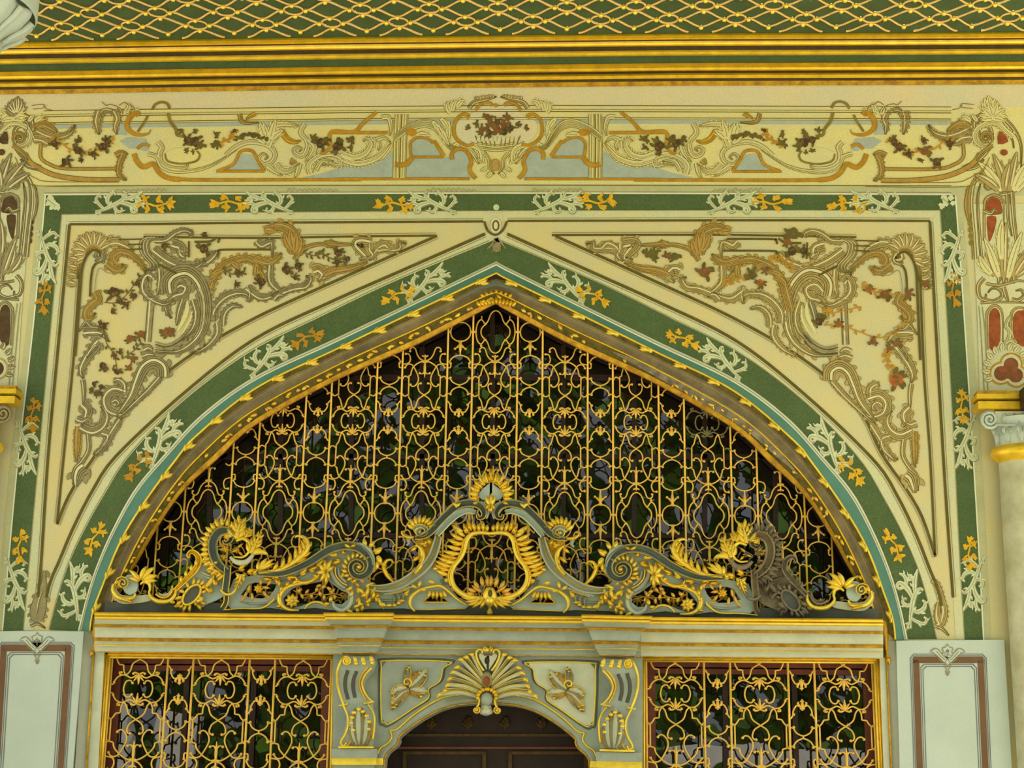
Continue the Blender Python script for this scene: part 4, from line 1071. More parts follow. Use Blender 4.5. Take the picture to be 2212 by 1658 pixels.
def crest_half(s):
    WORN[0] = s
    # pierced back plates
    H1 = [(520, 1284), (536, 1262), (550, 1257), (598, 1261), (592, 1274), (582, 1286), (567, 1292), (545, 1291)]
    H2 = [(612, 1292), (630, 1271), (652, 1262), (688, 1256), (702, 1248), (716, 1259), (736, 1274), (752, 1281), (751, 1295), (738, 1305), (725, 1303), (709, 1300), (690, 1302), (670, 1300), (652, 1308), (630, 1313), (614, 1307)]
    cp('back_plate', 'carve_pale', lambda m: m.fill([(500, 1314), (484, 1300), (492, 1282), (505, 1250), (560, 1240), (605, 1240), (640, 1230), (680, 1208), (715, 1192), (755, 1186), (790, 1205), (800, 1225), (790, 1245), (802, 1258), (830, 1268), (880, 1258), (918, 1232), (938, 1212), (950, 1236), (968, 1262), (990, 1290), (1020, 1302), (1005, 1314), (895, 1316), (870, 1313), (840, 1314), (800, 1314), (740, 1320), (680, 1312), (620, 1318), (585, 1312), (540, 1314)], CB, .03, (H1, H2, [(915, 1299), (926, 1287), (948, 1284), (968, 1299)])), smooth=False)
    cp('back_plate', 'carve_pale', lambda m: m.fill(cr([(424, 1196), (436, 1206), (450, 1222), (468, 1238), (488, 1240), (489, 1272), (478, 1290), (450, 1303), (432, 1312), (420, 1304), (432, 1290), (440, 1270), (424, 1262), (398, 1270), (386, 1282), (380, 1270), (402, 1250), (420, 1232), (430, 1212)], 3), CB, .03), True, False)
    cp('back_plate', 'carve_pale', lambda m: m.fill(ell(281, 1262, 17, 22, 18), CB+.01, .03), smooth=False)
    cp('back_plate', 'carve_cream', lambda m: m.fill(cr([(240, 1262), (243, 1288), (262, 1303), (295, 1302), (326, 1296), (326, 1284), (292, 1286), (262, 1284), (250, 1270)], 3), CB, .03), smooth=False)
    # outer end: volute, gilt C scrolls, flames
    scroll('volute', spiral(265, 1259, 14, 3, 150, 1.2), 7, CB+.03, .03, 'carve_blue', n=1)
    cp('c_scroll', 'gold_bright', lambda m: m.band(cr([(246, 1260, 5), (244, 1276, 9), (260, 1292, 11), (285, 1292, 9), (293, 1281, 4)]), 9, CB+.02, .04))
    for x, y, a, L in ((248, 1262, -60, 14), (262, 1293, 10, 26), (275, 1294, -20, 20)): cp('flame_leaf', 'gold', lambda m: m.leaf(x, y, a, L, 8, CB+.05, .03, 20, 5))
    for x, y, a, L, w, b in ((307, 1253, -70, 42, 12, 45), (304, 1252, -88, 34, 11, 40), (302, 1254, -118, 34, 11, -30), (308, 1254, -40, 36, 12, 38), (310, 1256, -12, 30, 10, 14), (300, 1256, -140, 26, 9, -40)):
        cp('flame_leaf', 'gold_bright', lambda m: m.leaf(x, y, a, L, w, CB+.03, .04, b, 7))
    cp('c_scroll', 'gold_bright', lambda m: m.band(cr([(303, 1262, 4), (311, 1256, 8), (322, 1260, 9), (324, 1272, 6), (322, 1280, 6), (328, 1291, 9), (344, 1299, 11), (366, 1297, 10), (378, 1284, 8), (379, 1270, 5)]), 9, CB+.02, .04))
    cp('c_scroll', 'gold', lambda m: m.band(cr([(336, 1282), (346, 1289), (360, 1289), (371, 1277), (372, 1264)]), 5, CB+.02, .035), True)
    cp('c_scroll', 'carve_cream', lambda m: m.fill(cr([(342, 1278), (352, 1283), (364, 1279), (371, 1268), (374, 1280), (362, 1291), (346, 1290)], 3), CB+.01, .03), True)
    scroll('arm_scroll', [(376, 1276, 7), (401, 1251, 10), (420, 1231, 12), (429, 1213, 12), (426, 1198, 10), (414, 1191, 8), (406, 1198, 5), (410, 1204, 3)], 10, CB+.02, .04, 'gold', True)
    for x, y in ((392, 1258), (402, 1246), (414, 1234), (424, 1222)): cp('flame_leaf', 'gold_bright', lambda m: m.leaf(x, y, -110, 16, 7, CB+.05, .03, 40, 5), True)
    # oval medallion in a frame of flames
    cp('medallion', 'base_dark', lambda m: m.fill(ell(414, 1284, 23, 11, 20, -50), CB+.03, .03), True)
    cp('medallion_frame', 'gold_bright', lambda m: m.band(ell(414, 1284, 26, 14, 26, -50), 6, CB+.03, .03, closed=True), True)
    for k in range(14):
        a = 360*k/14; p = ell(414, 1284, 28, 15, 14, -50)[k]; an = math.degrees(math.atan2(p[1]-1284, p[0]-414))
        cp('flame_leaf', 'gold_bright', lambda m: m.leaf(p[0], p[1], an+25, random.uniform(12, 20), 8, CB+.03, .035, -45, 5), True)
    cp('flame_leaf', 'gold_bright', lambda m: m.leaf(434, 1270, -10, 50, 10, CB+.04, .035, -75, 8), True)
    for x, y, a, L in ((390, 1306, 150, 16), (400, 1310, 110, 12), (424, 1303, 40, 20), (432, 1300, 10, 16), (378, 1300, 170, 14)): cp('flame_leaf', 'gold', lambda m: m.leaf(x, y, a, L, 8, CB+.03, .03, 30, 5), True)
    # big C scroll with flames, its post and its ring of flowers
    C1 = [(490, 1234, 12), (471, 1217, 17), (461, 1195, 19), (460, 1170, 19), (470, 1151, 18), (486, 1145, 15), (498, 1154, 12), (497, 1167, 9), (487, 1172, 6), (482, 1166, 4)]
    scroll('c_scroll', C1, 16, CB+.03, .06, 'carve_dark', True)
    out = cr([(p[0], p[1]) for p in C1[:7]], 3); fr = frames(out); out = [(p[0]+f[0]*-9, p[1]+f[1]*-9) for p, f in zip(out, fr)]
    flames('flame_leaf', out, 20, 10, CB+.04, .045, -1, 25, worn=True, bend=-30)
    scroll('scroll_post', [(492, 1220), (490, 1250), (486, 1278)], 14, CB+.04, .04, 'carve_dark', True)
    scroll('scroll_post', [(489, 1284), (488, 1300), (481, 1314)], 10, CB+.02, .03, 'carve_dark', True)
    cp('gold_hook', 'gold_bright', lambda m: m.band(cr([(476, 1273, 4), (488, 1283, 7), (503, 1280, 7), (513, 1264, 5)]), 6, CB+.05, .04), True)
    cp('arc_scroll', 'carve_cream', lambda m: m.band(cr([(497, 1202, 6), (510, 1213, 12), (530, 1214, 13), (544, 1201, 9), (548, 1190, 5)]), 11, CB+.04, .05), True)
    cp('gold_ring', 'gold_bright', lambda m: m.band(cr([(510, 1168, 5), (526, 1163, 7), (538, 1174, 8), (537, 1192, 6), (524, 1203, 5), (506, 1202, 4)]), 6, CB+.06, .03))
    cp('acanthus_leaf', 'gold_bright', lambda m: m.acanthus(511, 1163, -88, 40, 34, CB+.05, .05, 22, 4))
    cp('acanthus_leaf', 'gold_bright', lambda m: m.acanthus(530, 1160, -62, 20, 18, CB+.05, .05, 10, 3))
    cp('acanthus_leaf', 'gold_bright', lambda m: m.acanthus(541, 1194, -66, 44, 27, CB+.05, .05, 8, 4))
    cp('acanthus_leaf', 'gold_bright', lambda m: m.leaf(545, 1198, -50, 40, 12, CB+.05, .05, 95, 8))
    cp('acanthus_leaf', 'gold_bright', lambda m: m.acanthus(500, 1158, 195, 14, 15, CB+.06, .04, -20, 3))
    for x, y, r in ((486, 1185, 9), (511, 1188, 7.5), (482, 1203, 8)):
        cp('carved_flower', 'gold', lambda m: m.flower(x, y, r, CB+.03, .04, 6, 15), True)
    for x, y, a, L in ((488, 1182, -140, 18), (484, 1186, 175, 15), (484, 1200, 165, 16), (512, 1184, -45, 18), (514, 1190, 40, 17), (500, 1192, -20, 20)): cp('leaf_sprig', 'grille_gold', lambda m: m.leaf(x, y, a, L, 6, CB+.03, .03, 10, 4), True)
    cp('vine_stem', 'gold_worn', lambda m: m.band(cr([(500, 1222), (505, 1200), (498, 1190), (520, 1180), (530, 1196)]), 3, CB+.02, .02), True)
    cp('acanthus_leaf', 'gold_bright', lambda m: m.acanthus(521, 1240, 100, 32, 18, CB+.05, .05, 20, 3))
    cp('acanthus_leaf', 'gold_bright', lambda m: (m.leaf(521, 1246, -160, 16, 9, CB+.05, .05, 30, 4), m.leaf(520, 1246, -20, 14, 9, CB+.05, .05, -30, 4)))
    # fronds and plume on the long arm
    for a, L, b in ((-66, 34, 20), (-46, 44, 18), (-30, 40, 10), (-95, 20, 10)): cp('flame_leaf', 'gold_bright', lambda m: m.leaf(558, 1232, a, L, 10, CB+.05, .04, b, 6))
    PL = [(559, 1237, 6), (601, 1231, 10), (630, 1217, 13), (652, 1199, 15), (664, 1181, 13), (660, 1164, 10), (646, 1157, 6), (637, 1161, 3)]
    cp('plume', 'gold_bright', lambda m: m.band(cr(PL), 12, CB+.06, .05, RIDGE))
    for i, (x, y, a, L) in enumerate(((590, 1232, -48, 24), (606, 1228, -55, 26), (622, 1220, -62, 28), (636, 1210, -70, 30), (648, 1200, -78, 30), (658, 1190, -92, 26), (662, 1176, -105, 18))): cp('flame_leaf', 'gold_bright' if i % 2 else 'gold', lambda m: m.leaf(x, y, a, L, 9, CB+.06, .045, -28, 6))
    for x, y, a, L in ((652, 1202, -10, 24), (664, 1184, -40, 18), (640, 1214, -5, 26)): cp('flame_leaf', 'gold', lambda m: m.leaf(x, y, a, L, 8, CB+.05, .04, -30, 5))
    ARM = [(556, 1238, 10), (601, 1239, 11), (632, 1231, 13), (666, 1215, 15), (688, 1201, 16), (704, 1191, 16), (724, 1182, 16), (749, 1178, 17), (772, 1182, 17), (788, 1192, 16), (799, 1207, 16), (801, 1223, 15), (794, 1238, 14), (780, 1245, 12), (766, 1242, 11), (758, 1231, 10), (759, 1219, 9), (769, 1212, 8), (780, 1216, 7), (783, 1225, 6), (777, 1231, 5), (771, 1227, 4)]
    scroll('arm_scroll', ARM, 15, CB+.05, .06, 'carve_dark')
    cp('volute_eye', 'gold', lambda m: m.dome(775, 1224, 5, CB+.08, .04))
    cp('c_scroll', 'carve_pale', lambda m: m.band(cr([(766, 1174, 4), (782, 1177, 10), (798, 1190, 12), (806, 1208, 9), (806, 1220, 4)]), 10, CB+.05, .05))
    for k in range(11):
        a = 95+k*21; x, y = 772+21*math.cos(math.radians(a)), 1226+21*math.sin(math.radians(a))
        cp('flame_leaf', 'gold_bright', lambda m: m.leaf(x, y, a+20, 17, 8, CB+.05, .04, 25, 5))
    for x, y, a, L, w in ((757, 1183, -150, 18, 9), (757, 1182, -40, 16, 9), (790, 1180, -110, 18, 10), (798, 1182, -60, 18, 10), (806, 1190, -20, 16, 10), (815, 1200, 60, 22, 13), (816, 1212, 100, 22, 12), (822, 1216, 20, 16, 9), (812, 1222, 110, 18, 9), (810, 1196, -50, 22, 12)):
        cp('flame_leaf', 'gold_bright' if L > 17 else 'gold', lambda m: m.leaf(x, y, a, L, w, CB+.06, .045, 15, 5))
    cp('gilt_curl', 'gold', lambda m: m.band(cr([(852, 1259, 4), (837, 1243, 9), (829, 1224, 10), (835, 1211, 7), (845, 1209, 5), (849, 1215, 3)]), 8, CB+.04, .05))
    # leaf knot left of the volute, ribbed curls below it
    for a, L in ((-75, 30), (-105, 26), (-140, 24), (-40, 22), (80, 30), (110, 26), (60, 20), (165, 22)): cp('flame_leaf', 'gold_bright', lambda m: m.leaf(704, 1234, a, L, 10, CB+.06, .05, 18, 5))
    cp('ribbed_curl', 'carve_blue', lambda m: (m.band(cr([(716, 1222, 6), (718, 1240, 11), (730, 1258, 12), (746, 1270, 8)]), 11, CB+.03, .05), m.band(cr([(730, 1226, 5), (734, 1244, 8), (748, 1258, 8)]), 8, CB+.03, .05)))
    cp('gold_edge', 'gold', lambda m: m.band(cr([(724, 1224), (726, 1242), (738, 1257), (750, 1264)]), 3.5, CB+.07, .02))
    for x, y in ((762, 1254), (772, 1260), (783, 1252), (752, 1272)): cp('gilt_bud', 'grille_gold', lambda m: m.leaf(x-5, y-3, 40, 14, 8, CB+.04, .03, 20, 4))
    # flower basket hole
    cp('c_scroll', 'gold_bright', lambda m: m.band(cr([(646, 1318, 4), (622, 1316, 8), (606, 1304, 11), (604, 1286, 11), (616, 1270, 10), (636, 1262, 8), (652, 1260, 5)]), 9, CB+.04, .05))
    for x, y, a, L in ((605, 1290, -120, 14), (608, 1278, -100, 16), (618, 1268, -80, 16), (632, 1262, -50, 18), (608, 1306, 140, 14)): cp('flame_leaf', 'gold', lambda m: m.leaf(x, y, a, L, 8, CB+.06, .04, 25, 4))
    cp('gilt_curl', 'gold', lambda m: m.band(cr([(638, 1245, 4), (645, 1256, 7), (662, 1258, 9), (680, 1250, 7), (690, 1240, 4)]), 7, CB+.04, .045))
    cp('carved_flower', 'gold_bright', lambda m: m.flower(631, 1297, 16, CB+.04, .05, 8))
    cp('vine_stem', 'gold_worn', lambda m: (m.band(cr([(634, 1274), (652, 1284), (672, 1282), (690, 1274), (704, 1268)]), 3, CB+.02, .02), m.band(cr([(672, 1282), (700, 1284), (724, 1282), (742, 1288)]), 3, CB+.02, .02), m.band(cr([(704, 1250), (702, 1262), (712, 1276)]), 3, CB+.02, .02)))
    for x, y, a in ((650, 1282, 60), (660, 1282, -60), (672, 1281, 75), (682, 1278, -75), (690, 1276, 70), (700, 1284, 80), (702, 1262, 120), (706, 1268, 20), (716, 1280, -60), (722, 1283, 80), (640, 1276, -20), (645, 1280, -70), (694, 1262, 150), (712, 1274, 40)): cp('leaf_sprig', 'grille_gold', lambda m: m.leaf(x, y, a, 13, 7, CB+.03, .03, 15, 4))
    cp('ring_scroll', 'carve_cream', lambda m: m.band(cr([(718, 1298, 5), (724, 1312, 9), (740, 1319, 11), (755, 1308, 10), (760, 1290, 8), (752, 1276, 5)]), 10, CB+.03, .05))
    for x, y, a, L in ((752, 1276, -60, 16), (757, 1290, -80, 18), (714, 1300, -90, 14), (712, 1304, 170, 14), (748, 1316, 20, 20), (764, 1312, -30, 18), (772, 1304, 0, 16), (770, 1312, 60, 14), (784, 1304, 90, 18), (792, 1300, 60, 14)): cp('flame_leaf', 'gold_bright', lambda m: m.leaf(x, y, a, L, 9, CB+.05, .045, 20, 5))
    for x, y, a, L in ((798, 1266, 100, 26), (806, 1270, 80, 28), (812, 1264, 110, 24), (802, 1290, 120, 20), (810, 1288, 60, 16), (796, 1282, 150, 18)): cp('flame_leaf', 'gold_bright', lambda m: m.leaf(x, y, a, L, 10, CB+.05, .05, 20, 5))
    for x, y, a, L in ((816, 1290, 75, 30), (822, 1300, 50, 18), (834, 1307, 10, 16), (846, 1309, -10, 14), (858, 1306, -40, 12)): cp('flame_leaf', 'gold_bright', lambda m: m.leaf(x, y, a, L, 9, CB+.05, .045, -20, 5))
    cp('gold_edge', 'gold_bright', lambda m: m.band(cr([(482, 1317, 3), (521, 1314, 4), (565, 1313, 5), (588, 1298, 6), (592, 1290, 3)]), 4, CB+.03, .03))
    cp('gold_edge', 'gold_bright', lambda m: m.band(cr([(658, 1315, 4), (667, 1305, 6), (680, 1300, 6), (694, 1302, 6), (707, 1312, 4)]), 5, CB+.03, .03))
    # bouquet in the first piercing
    cp('carved_flower', 'gold', lambda m: m.flower(558, 1271, 11, CB+.04, .04, 7))
    for x, y, a, L in ((540, 1262, 100, 22), (534, 1276, 110, 20), (544, 1280, 80, 20), (530, 1288, 130, 18), (566, 1268, 0, 18), (568, 1276, 50, 18), (586, 1252, 120, 16), (592, 1250, 30, 18), (564, 1250, 90, 16), (576, 1284, 60, 14)): cp('leaf_sprig', 'grille_gold', lambda m: m.leaf(x, y, a, L, 7, CB+.04, .03, 12, 4))
    # middle: long fluted arms, upper arms with volutes, flames, framed opening
    A2 = [(800, 1268, 10), (828, 1270, 15), (861, 1263, 19), (890, 1246, 20), (918, 1223, 19), (934, 1200, 18), (942, 1178, 17), (947, 1158, 14)]
    scroll('fluted_arm', A2, 18, CB+.05, .06, 'carve_blue')
    c = cr(A2, 6); cp('gold_edge', 'gold', lambda m: m.band([(p[0], p[1]) for p in c], 2.2, CB+.065, .012))
    cp('ribbed_curl', 'carve_pale', lambda m: m.band(cr([(830, 1282, 6), (862, 1276, 9), (888, 1266, 8), (905, 1270, 5)]), 9, CB+.03, .05))
    cp('gold_edge', 'gold', lambda m: m.band(cr([(884, 1272), (868, 1276), (840, 1284)]), 2.5, CB+.07, .02))
    cp('gold_field', 'gold_worn', lambda m: m.fill([(898, 1168), (928, 1160), (938, 1168), (932, 1190), (922, 1206), (914, 1192), (906, 1178)], CB+.04, .03))
    UP = [(896, 1161, 6), (914, 1158, 10), (930, 1148, 13), (948, 1128, 14), (968, 1108, 14), (990, 1091, 15), (1014, 1086, 15), (1035, 1091, 13), (1045, 1104, 11), (1043, 1116, 8), (1034, 1118, 6), (1031, 1110, 4)]
    scroll('upper_arm', UP, 14, CB+.08, .06, 'carve_dark')
    scroll('upper_arm', [(944, 1156, 8), (954, 1142, 13), (968, 1126, 15), (988, 1110, 14), (1010, 1102, 12), (1028, 1106, 8)], 14, CB+.06, .05, 'carve_pale')
    cp('c_scroll', 'carve_pale', lambda m: m.band(cr([(1038, 1083, 4), (1050, 1092, 8), (1054, 1106, 8), (1050, 1120, 5)]), 8, CB+.07, .05))
    scroll('volute', spiral(909, 1147, 17, 4, 190, 1.3, sq=.8), 8, CB+.06, .04, 'carve_pale', n=1)
    for k in range(8):
        a = 195+k*19; x, y = 911+17*math.cos(math.radians(a)), 1146+15*math.sin(math.radians(a))
        cp('flame_leaf', 'gold_bright', lambda m: m.leaf(x, y, a+12, 21, 9, CB+.06, .045, 22, 6))
    cp('gilt_curl', 'gold', lambda m: m.band(cr([(894, 1160, 6), (882, 1160, 8), (871, 1155, 6), (868, 1148, 4), (874, 1147, 3)]), 6, CB+.05, .04))
    cp('c_scroll', 'carve_blue', lambda m: m.band(cr([(870, 1152, 5), (880, 1160, 9), (884, 1172, 8), (878, 1178, 4)]), 8, CB+.03, .04))
    PL2 = [(899, 1176, 5), (910, 1186, 9), (914, 1202, 12), (908, 1222, 10), (895, 1238, 6)]
    cp('plume', 'gold_bright', lambda m: m.band(cr(PL2), 10, CB+.07, .05, RIDGE))
    for x, y, a, L in ((914, 1196, 100, 24), (914, 1206, 110, 24), (910, 1216, 120, 22), (904, 1226, 130, 18), (900, 1180, 130, 18), (906, 1200, 130, 20)): cp('flame_leaf', 'gold', lambda m: m.leaf(x, y, a, L, 8, CB+.07, .045, 20, 5))
    cp('gilt_bud', 'gold_bright', lambda m: (m.leaf(990, 1093, -150, 16, 8, CB+.13, .03, 0, 4), m.leaf(984, 1096, -60, 16, 8, CB+.13, .03, 30, 4)))
    FRM = [(1058, 1152, 8), (1036, 1150, 9), (1018, 1154, 10), (1008, 1168, 10), (1004, 1186, 9), (996, 1204, 9), (982, 1222, 9), (975, 1242, 10), (980, 1264, 11), (996, 1281, 12), (1020, 1290, 12), (1044, 1293, 11)]
    cp('opening_frame', 'gold_bright', lambda m: m.band(cr(FRM), 10, CB+.07, .05))
    cp('opening_frame', 'gold', lambda m: m.band(cr([(p[0]-6, p[1]+1) for p in FRM[2:9]]), 6, CB+.06, .05))
    fl = [(1012, 1150, -130, 24), (1004, 1158, -150, 30), (1002, 1166, -165, 34), (1000, 1176, -172, 38), (998, 1186, -178, 36), (994, 1196, 178, 40), (988, 1206, -178, 42), (982, 1214, -176, 40), (976, 1224, -172, 42), (972, 1232, -170, 40), (970, 1242, -168, 34), (1008, 1152, -110, 20), (1018, 1146, -118, 28), (1000, 1148, -160, 30), (990, 1212, 165, 30), (1004, 1172, 160, 24)]
    for i, (x, y, a, L) in enumerate(fl): cp('flame_leaf', 'gold_bright' if i % 3 else 'gold', lambda m: (m.leaf(x, y, a, L, 10, CB+.06, .05, 22, 6), m.leaf(x, y-2, a-18, L*.6, 7, CB+.06, .045, 10, 4)))
    for x, L in ((1026, 22), (1035, 16), (1044, 22), (1052, 14)): cp('flame_leaf', 'gold_bright', lambda m: m.leaf(x, 1146, -96+(x-1040)*.6, L, 10, CB+.07, .05, 0, 5))
    # foot of the middle: arched gilt line over a small pierced triangle
    cp('gold_edge', 'gold_bright', lambda m: m.band(cr([(896, 1320, 4), (886, 1308, 8), (888, 1290, 9), (906, 1274, 8), (930, 1267, 7), (950, 1265, 7), (967, 1275, 6), (987, 1293, 6), (1008, 1306, 5)]), 7, CB+.04, .04))
    cp('gold_edge', 'gold', lambda m: m.band([(915, 1300), (926, 1287), (948, 1283), (970, 1300), (915, 1300)], 3.2, CB+.02, .025))
    for x, a in ((930, 110), (937, 98), (944, 90), (951, 78), (957, 66)): cp('flame_leaf', 'gold_bright', lambda m: m.leaf(x, 1276, a, 18, 8, CB+.05, .04, 0, 5))
    for x, y, a, L in ((900, 1270, -150, 16), (904, 1268, -80, 18), (908, 1272, 0, 14), (925, 1254, 10, 16), (935, 1228, -10, 12)): cp('gilt_bud', 'gold_bright', lambda m: m.leaf(x, y, a, L, 8, CB+.08, .04, 15, 4))
    cp('gold_edge', 'gold_bright', lambda m: m.band([(890, 1317), (1006, 1314)], 3, CB+.01, .02))
    cp('painted_hollow', 'carve_dark', lambda m: m.fill(cr([(950, 1252), (964, 1246), (976, 1252), (970, 1262), (956, 1262)], 3), CB+.032, .0))  # hollow only painted: a flat dark patch over the plate
    # smaller gilt leaves and ribs that fill the plates
    for x, y, a, L, w, b, mt, wn in ((452, 1222, -40, 22, 10, 30, 'gold_bright', 1), (446, 1230, -20, 20, 9, 30, 'gold_bright', 1), (460, 1238, -30, 20, 9, 20, 'gold', 1), (436, 1214, -60, 20, 9, 30, 'gold_bright', 1), (466, 1266, -100, 22, 8, -30, 'gold', 1), (458, 1280, -150, 20, 9, 20, 'gold', 1), (440, 1292, 160, 20, 9, -20, 'gold_bright', 1),
        (516, 1232, -60, 20, 9, 30, 'gold', 0), (534, 1236, -30, 18, 9, 20, 'gold', 0), (546, 1240, -50, 18, 9, 20, 'gold_bright', 0), (570, 1246, 30, 18, 8, -20, 'gold', 0), (586, 1243, 10, 18, 8, 20, 'gold', 0), (600, 1252, 60, 16, 8, 20, 'gold_bright', 0), (620, 1246, -10, 20, 9, 30, 'gold', 0), (648, 1240, -30, 22, 10, -40, 'gold_bright', 0), (668, 1232, -40, 20, 9, 30, 'gold', 0),
        (684, 1222, -50, 22, 9, 20, 'gold_bright', 0), (690, 1244, 140, 22, 9, 30, 'gold_bright', 0), (736, 1210, 150, 20, 9, 20, 'gold', 0), (728, 1200, -160, 22, 9, -20, 'gold_bright', 0), (742, 1198, -100, 16, 8, 10, 'gold', 0), (746, 1240, 160, 18, 8, -20, 'gold', 0), (770, 1270, 20, 22, 9, 30, 'gold_bright', 0), (786, 1276, 60, 22, 9, 20, 'gold', 0), (776, 1290, 90, 20, 9, 0, 'gold_bright', 0), (790, 1266, -30, 20, 9, 20, 'gold_bright', 0), (820, 1280, 130, 18, 8, 0, 'gold', 0),
        (860, 1296, 20, 16, 8, -30, 'gold', 0), (872, 1284, -30, 18, 8, -30, 'gold_bright', 0), (946, 1226, 70, 20, 8, -20, 'gold', 0), (960, 1250, 20, 20, 8, -30, 'gold_bright', 0), (930, 1176, -120, 20, 9, 20, 'gold_bright', 0), (918, 1184, -100, 20, 9, 0, 'gold', 0), (924, 1172, 170, 20, 9, 0, 'gold_bright', 0), (990, 1276, -160, 18, 8, 20, 'gold', 0)):
        cp('gilt_leaf', mt, lambda m: (m.leaf(x, y, a, L*1.1, w*1.1, CB+.035, .045, b, 6), m.leaf(x, y, a+34, L*.7, w*.8, CB+.035, .035, b, 4)), wn)
    for k in range(5):
        cp('shell_rib', 'carve_cream', lambda m: m.band(cr([(1024+k*4, 1086-k*2+8, 2), (1036+k*3, 1100, 4), (1046+k*2, 1118, 3)]), 4, CB+.06, .03))
        cp('plate_rib', 'carve_blue', lambda m: m.band(cr([(846+k*10, 1282-k*3, 3), (852+k*10, 1292-k*3, 6), (850+k*9, 1304-k*2, 3)]), 5, CB+.01, .03)) if k < 3 else None
    for q in ([(440, 1244), (456, 1250), (470, 1262)], [(434, 1256), (450, 1264), (462, 1276)], [(430, 1232), (446, 1240), (462, 1246)]): cp('plate_rib', 'carve_cream', lambda m: m.band(cr([(p[0], p[1], 6) for p in q]), 6, CB, .03, ROUND, 'e'), True)
    for q in ([(600, 1256), (640, 1248), (690, 1224)], [(640, 1244), (680, 1220), (724, 1196)], [(520, 1300), (560, 1304), (600, 1296)], [(800, 1300), (840, 1296), (870, 1300)]): cp('plate_rib', 'carve_blue', lambda m: m.band(cr([(p[0], p[1], 6) for p in q]), 6, CB, .022, ROUND, 'e'))
    # crown over the middle
    cp('crown_heart', 'carve_pale', lambda m: m.fill(cr([(1063, 1039), (1053, 1047), (1040, 1058), (1035, 1069), (1042, 1078), (1056, 1080), (1063, 1077)], 4), CB+.08, .04), smooth=False)
    for i, (x, y, a, L) in enumerate(((1060, 1040, -92, 30), (1053, 1043, -112, 28), (1047, 1048, -128, 28), (1041, 1054, -142, 26), (1036, 1061, -160, 26), (1033, 1068, -178, 24), (1032, 1075, 165, 20), (1034, 1081, 140, 16), (1046, 1044, -100, 22), (1038, 1054, -165, 18), (1030, 1062, -140, 18))): cp('flame_leaf', 'gold_bright' if i % 3 else 'gold', lambda m: (m.leaf(x, y, a, L, 10, CB+.09, .05, 18, 6), m.leaf(x, y, a-24, L*.55, 7, CB+.09, .045, 10, 4)))
    cp('flame_leaf', 'gold_bright', lambda m: (m.leaf(1060, 1092, -128, 24, 11, CB+.12, .05, 25, 5), m.leaf(1061, 1094, 100, 14, 9, CB+.12, .05, 0, 4), m.leaf(1059, 1092, 165, 14, 8, CB+.12, .04, -30, 4)))
    # shell and leaves at the foot of the opening
    for i, (x, y, a, L, w) in enumerate(((1054, 1266, -96, 24, 11), (1044, 1267, -106, 24, 10), (1034, 1272, -122, 22, 10), (1028, 1278, -160, 22, 9), (1024, 1282, 178, 18, 9), (1040, 1278, -150, 26, 9))): cp('shell_petal', 'grille_gold', lambda m: m.leaf(x, y, a, L, w, CB+.08, .05, 8, 5))
    for x, y, a, L in ((1046, 1292, 135, 34), (1040, 1292, 160, 36), (1030, 1292, 176, 32), (1050, 1292, 115, 26), (1036, 1296, 150, 30)): cp('flame_leaf', 'gold_bright', lambda m: m.leaf(x, y, a, L, 9, CB+.08, .05, 12, 6))
halves(crest_half)
WORN[0] = False
cp('flame_leaf', 'gold_bright', lambda m: m.leaf(1062, 1092, -90, 28, 12, CB+.13, .05, 0, 5))
cp('mask_boss', 'gold_bright', lambda m: (m.leaf(1058, 1268, 90, 44, 30, CB+.1, .07, 0, 8), m.dome(1058, 1296, 11, CB+.12, .05)))
cp('mask_eye', 'gold_dark', lambda m: m.dome(1059, 1281, 5, CB+.165, .02, 8))
cp('pendant', 'gold_bright', lambda m: (m.dome(1058, 1322, 7, CB+.03, .05), m.leaf(1058, 1308, 90, 18, 7, CB+.05, .04, 0, 4)))

